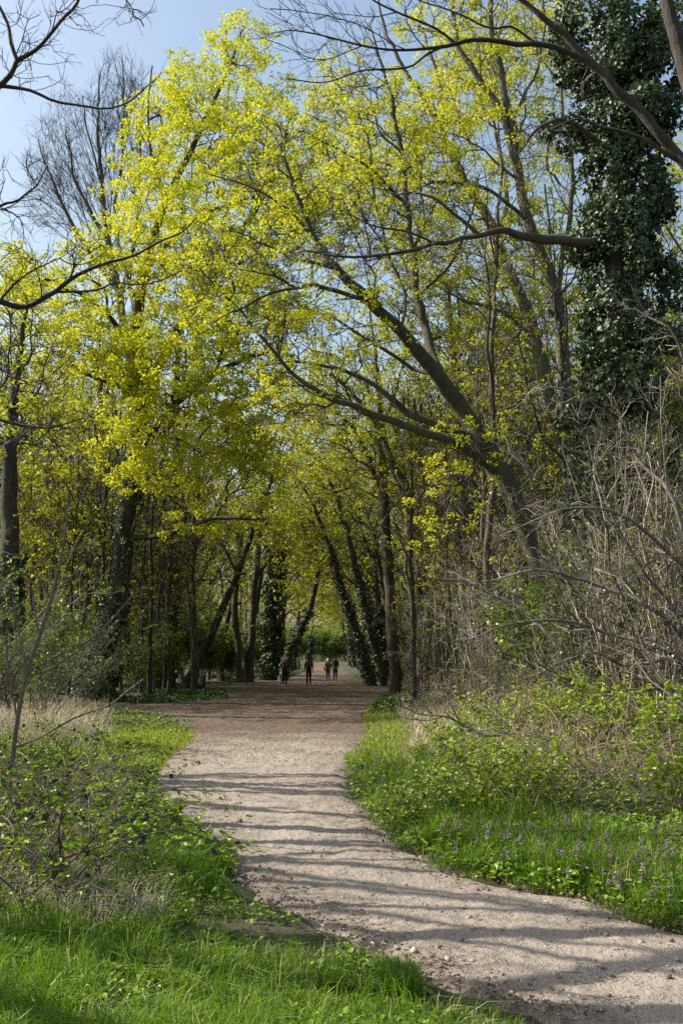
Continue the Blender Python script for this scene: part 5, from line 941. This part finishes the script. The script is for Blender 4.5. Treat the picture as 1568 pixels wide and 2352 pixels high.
# ================================================================== people
def skin_mesh(pts, edges, rad, root, mats, bones):
    """continuous figure: skin over a skeleton; bones = (a, b, material index) decides which material a face gets"""
    me = bpy.data.meshes.new('figure'); me.from_pydata([tuple(p) for p in pts], edges, []); o = bpy.data.objects.new('figure_build', me); COL.objects.link(o)
    md = o.modifiers.new('skin', 'SKIN'); md.use_smooth_shade = True; sv = me.skin_vertices[0].data
    for i, r in enumerate(rad): sv[i].radius = (r, r) if np.isscalar(r) else r
    sv[root].use_root = True; ms = o.modifiers.new('sub', 'SUBSURF'); ms.levels = 1; ms.render_levels = 1
    dg = bpy.context.evaluated_depsgraph_get(); dg.update(); out = bpy.data.meshes.new_from_object(o.evaluated_get(dg)); bpy.data.objects.remove(o); bpy.data.meshes.remove(me)
    out.materials.clear()
    for mm in mats: out.materials.append(mm)
    P = np.array(pts); n = len(out.polygons); c = np.zeros(n * 3); out.polygons.foreach_get('center', c); c = c.reshape(-1, 3); best = np.full(n, 1e9); mi = np.zeros(n, np.int32)
    for a, b, mt in bones:
        A, B = P[a], P[b]; d = B - A; t = np.clip(((c - A) @ d) / max(d @ d, 1e-9), 0, 1); ds = np.linalg.norm(c - (A + t[:, None] * d), axis=1) - 0.6 * (rad[a] if np.isscalar(rad[a]) else max(rad[a])); k = ds < best; best[k] = ds[k]; mi[k] = mt
    out.polygons.foreach_set('material_index', mi); out.polygons.foreach_set('use_smooth', np.ones(n, bool)); return out
SKIN = flat_mat('skin', (0.36, 0.245, 0.18), 0.55, 0.08); 
def cloth(name, c): return flat_mat(name, c, 0.85, 0.15, 40)
def person(label, loc, heading, h, cols, stride=0.0, arm=0.0, female=False, sleeve='long', run=False, armbend=0.2):
    """cols: top, legs, shoes. x = right, y = forward, z = up in the figure's own frame; soles on z = 0"""
    s = h / 1.72; P = []; E = []; R = []; B = []
    def v(p, r, par=None, mt=None):
        P.append(np.array(p, float) * s); fat = 1.22 if (r if np.isscalar(r) else r[0]) > 0.035 else 1.0; R.append(r * s * fat if np.isscalar(r) else (r[0] * s * (1.25 if mt != 0 else 1.0), r[1] * s * (1.25 if mt != 0 else 1.0))); i = len(P) - 1
        if par is not None:
            E.append((par, i))
            if mt is not None: B.append((par, i, mt))
        return i
    drop = 0.05 if run else 0.015 * abs(stride) * 4
    pel = v((0, 0, 0.93 - drop), (0.145, 0.105)); sp = v((0, 0.01, 1.10 - drop), (0.125 if female else 0.14, 0.095), pel, 1); ch = v((0, 0.02, 1.29 - drop), (0.15 if female else 0.175, 0.11), sp, 1); nb = v((0, 0.01, 1.44 - drop), (0.075, 0.065), ch, 1)
    nk = v((0, 0.02, 1.50 - drop), 0.052, nb, 0); hd = v((0, 0.035, 1.57 - drop), (0.070, 0.080), nk, 0); h2_ = v((0, 0.03, 1.65 - drop), (0.076, 0.092), hd, 0); v((0, 0.02, 1.695 - drop), (0.05, 0.06), h2_, 0); v((0, 0.128, 1.60 - drop), 0.012, hd, 0)
    for sd in (-1, 1):
        w = 0.165 if female else 0.19; sw = arm * sd
        sh = v((sd * w, 0.0, 1.405 - drop), 0.058, nb, 1); el = v((sd * (w + 0.055), -0.02 + sw * 0.22, 1.12 - drop), 0.041, sh, 1); bend = armbend + (0.9 if run else 0)
        wr = v((sd * (w + 0.06), 0.03 + sw * 0.36 + 0.2 * bend, 0.88 - drop + 0.16 * bend), 0.027, el, 1 if sleeve == 'long' else 0)
        d = P[wr] / s - P[el] / s; d = d / np.linalg.norm(d); pm_ = v(P[wr] / s + d * 0.07, (0.018, 0.034), wr, 0)
        for k, ln in enumerate((0.055, 0.07, 0.075, 0.068, 0.055)):
            if k == 0: q = v(P[wr] / s + d * 0.04 + np.array([-sd * 0.02, 0.035, 0]), 0.009, wr, 0); v(P[q] / s + d * 0.035 + np.array([-sd * 0.006, 0.008, 0]), 0.008, q, 0)
            else:
                o = np.array([0, 0.042 - 0.021 * k + 0.01, 0]); q = v(P[pm_] / s + o * 1.2 + d * ln * 0.5, 0.009, pm_, 0); v(P[q] / s + d * ln * 0.5 + np.array([-sd * 0.016, 0, 0]), 0.008, q, 0)
        st_ = stride * -sd; hp = v((sd * 0.085, 0, 0.88 - drop), 0.092, pel, 2)
        if run:
            if st_ > 0: kn, an = (sd * 0.09, 0.36, 0.62), (sd * 0.09, 0.28, 0.22)
            else: kn, an = (sd * 0.09, -0.18, 0.50), (sd * 0.09, -0.58, 0.42)
        else:
            lift = 0.07 * max(0, -st_) * 4; kn = (sd * 0.09, st_ * 0.6 + 0.045, 0.50 - drop); an = (sd * 0.09, st_ * 1.1 - 0.02, 0.10 + lift * 0.8)
        kn = v(kn, 0.060, hp, 2); an = v(an, 0.042, kn, 2); ap = P[an] / s; hl = v(ap + np.array([0, -0.03, -0.055]), 0.038, an, 3); to = v(ap + np.array([sd * 0.015, 0.10, -0.065]), 0.036, an, 3); v(ap + np.array([sd * 0.02, 0.17, -0.07]), 0.028, to, 3)
    lo = min(p[2] - (R[i] if np.isscalar(R[i]) else R[i][0]) * 0.75 for i, p in enumerate(P)); 
    for p in P: p[2] -= lo
    me = skin_mesh(P, E, R, pel, [SKIN] + [cloth('cloth', c) for c in cols], B)
    x, y = loc; e = tag(empty('person', (x, y, float(pz(x, y))), heading), label, 'person'); obj('body', me, e)
    return e, lambda i: P[i], s, dict(pel=pel, ch=ch, nb=nb, hd=hd, top=h2_)
def ball(mb, c, r, n=8, mat=0, jit=0.0):
    c = np.array(c); r = np.broadcast_to(r, (3,)); th = np.linspace(0.12, math.pi - 0.12, n); ph = np.arange(n * 2) * math.pi / n
    V = np.array([[math.sin(t) * math.cos(p), math.sin(t) * math.sin(p), math.cos(t)] for t in th for p in ph]) * (1 + jit * RNG.normal(size=(n * 2 * n, 1))) * r + c; k = n * 2
    q = [[i * k + j, i * k + (j + 1) % k, (i + 1) * k + (j + 1) % k, (i + 1) * k + j] for i in range(n - 1) for j in range(k)]; mb.add(V, quads=q, mat=mat)
    mb.add(np.vstack([V[:k], c + [0, 0, r[2]]]), tris=[[j, (j + 1) % k, k] for j in range(k)], mat=mat); mb.add(np.vstack([V[-k:], c - [0, 0, r[2]]]), tris=[[(j + 1) % k, j, k] for j in range(k)], mat=mat)
def straps(e, P, J, s, c, pack=True):
    mb = MB(); ch = P(J['ch']); nb = P(J['nb'])
    for sd in (-1, 1):
        p = np.array([nb + [sd * 0.10 * s, -0.09 * s, 0.0], nb + [sd * 0.10 * s, 0.02 * s, 0.075 * s], ch + [sd * 0.10 * s, 0.135 * s, 0.03 * s], ch + [sd * 0.115 * s, 0.125 * s, -0.12 * s], ch + [sd * 0.17 * s, 0.0, -0.2 * s]]); mb.tubes(resample(p, 12)[None], np.full((1, 12), 0.02 * s), 6, 0)
    m2 = MB(); ball(m2, ch + np.array([0, -0.20, -0.02]) * s, np.array([0.16, 0.11, 0.24]) * s, 8); bp = obj('backpack', m2.mesh('backpack', [c], True), e); obj('strap', mb.mesh('strap', [c], True), bp)
def hair_strands(mb, c, r, n, ln, curl, down):
    d = nrm(RNG.normal(size=(n * 3, 3)) + np.array([0, -0.5, 0.4])); d = d[(d[:, 1] < 0.25) | (d[:, 2] > 0.75)][:n]; n = len(d); o = c + d * r; pts = [o]
    for j in range(4):
        d = nrm(d + RNG.normal(size=(n, 3)) * curl + np.array([0, -0.05, -down])); pts.append(pts[-1] + d * ln / 4)
    mb.tubes(np.stack(pts, 1), np.full((n, 5), 0.009), 3, 0)
ORANGE = flat_mat('orange_strap', (0.55, 0.24, 0.02)); BLOND = flat_mat('blond_hair', (0.62, 0.47, 0.28), 0.6); DARKHAIR = flat_mat('dark_hair', (0.03, 0.022, 0.018)); BLACK = flat_mat('black_cloth', (0.012, 0.012, 0.015))
def spot(u, Y): return (W(u, 1500, Y)[0][0], Y)
# curly-haired woman walking towards the camera
e, P, s, J = person('woman with curly blond hair in dark sleeveless top, walking towards the camera with orange straps', spot(654, 61), math.pi + 0.1, 1.62, [(0.015, 0.018, 0.03), (0.010, 0.010, 0.014), (0.65, 0.63, 0.6)], 0.12, 0.5, True, 'short', armbend=0.5)
mb = MB(); hd = P(J['top']); ball(mb, hd + np.array([0, -0.06, 0.02]) * s, np.array([0.125, 0.10, 0.12]) * s, 7, 0, 0.06); hair_strands(mb, hd + np.array([0, -0.05, 0.0]) * s, 0.10 * s, 420, 0.13, 0.7, 0.2); obj('hair', mb.mesh('hair', [BLOND], True), e); straps(e, P, J, s, ORANGE)
# person in black with cap
e, P, s, J = person('walker all in black with cap, sunglasses and yellow straps, coming down mid path', spot(709, 62), math.pi, 1.72, [(0.010, 0.010, 0.012), (0.010, 0.010, 0.012), (0.28, 0.06, 0.04)], -0.13, -0.4, False, 'long', armbend=0.15)
mb = MB(); hd = P(J['top']); ball(mb, hd + np.array([0, -0.005, 0.045]) * s, np.array([0.095, 0.108, 0.075]) * s, 8); mb.add(np.array([[-0.075, 0.075, 0.035], [0.075, 0.075, 0.035], [0.055, 0.18, 0.02], [-0.055, 0.18, 0.02], [-0.075, 0.075, 0.047], [0.075, 0.075, 0.047], [0.055, 0.18, 0.03], [-0.055, 0.18, 0.03]]) * s + hd, quads=[[0, 3, 2, 1], [4, 5, 6, 7], [2, 3, 7, 6], [0, 4, 7, 3], [1, 2, 6, 5]]); obj('cap', mb.mesh('cap', [BLACK], True), e)
mb = MB()
for sd in (-1, 1): ball(mb, P(J['hd']) + np.array([sd * 0.032, 0.092, 0.05]) * s, np.array([0.027, 0.012, 0.02]) * s, 5)
obj('sunglasses', mb.mesh('sunglasses', [BLACK], True), e); straps(e, P, J, s, ORANGE)
# couple seen from behind
e, P, s, J = person('woman with long blond hair in brown jacket and blue jeans, walking away beside a man', spot(753, 73), 0.05, 1.64, [(0.16, 0.075, 0.045), (0.035, 0.055, 0.10), (0.55, 0.53, 0.5)], 0.07, 0.25, True)
mb = MB(); hd = P(J['top']); ball(mb, hd + np.array([0, -0.02, 0.01]) * s, np.array([0.095, 0.10, 0.10]) * s, 7); ball(mb, hd + np.array([0, -0.105, -0.16]) * s, np.array([0.105, 0.045, 0.22]) * s, 8, 0, 0.03); hair_strands(mb, hd + np.array([0, -0.03, 0.02]) * s, 0.06 * s, 120, 0.26, 0.05, 1.6); obj('hair', mb.mesh('hair', [BLOND], True), e)
mb = MB(); ball(mb, np.array([-0.27, -0.03, 0.98]) * s, np.array([0.05, 0.11, 0.13]) * s, 7); obj('shoulder_bag', mb.mesh('bag', [BLACK], True), e)
e, P, s, J = person('man in dark hooded jacket and black trousers, walking away beside the long-haired woman', spot(769.5, 74), -0.05, 1.76, [(0.018, 0.020, 0.026), (0.012, 0.013, 0.018), (0.6, 0.6, 0.6)], 0.06, -0.2, False)
mb = MB(); hd = P(J['top']); ball(mb, hd + np.array([0, -0.015, 0.015]) * s, np.array([0.085, 0.10, 0.088]) * s, 7); obj('hair', mb.mesh('hair', [DARKHAIR], True), e)
mb = MB(); ball(mb, P(J['nb']) + np.array([0, -0.09, 0.03]) * s, np.array([0.12, 0.08, 0.085]) * s, 7); obj('hood', mb.mesh('hood', [cloth('hood', (0.018, 0.02, 0.026))], True), e)
mb = MB(); ph = np.linspace(0, 6.283, 17)[:-1]; c = P(J['pel']); 
V = np.concatenate([np.stack([np.cos(ph) * (0.17 + k * 0.004) * s, np.sin(ph) * (0.125 + k * 0.004) * s, np.full(16, 0.0) + z * s], -1) + c for z, k in ((0.0, 1), (0.03, 1))]); mb.add(V, quads=[[j, (j + 1) % 16, 16 + (j + 1) % 16, 16 + j] for j in range(16)]); obj('shirt_hem', mb.mesh('hem', [cloth('white_shirt', (0.7, 0.7, 0.7))]), e)
# runner crossing far away
e, P, s, J = person('distant runner in navy clothes crossing the far end of the path', spot(734, 215), math.pi / 2, 1.72, [(0.02, 0.03, 0.07), (0.015, 0.02, 0.05), (0.4, 0.4, 0.4)], 0.3, 0.7, False, 'short', True)
mb = MB(); hd = P(J['top']); ball(mb, hd + np.array([0, -0.015, 0.015]) * s, np.array([0.085, 0.10, 0.088]) * s, 7); obj('hair', mb.mesh('hair', [DARKHAIR], True), e)
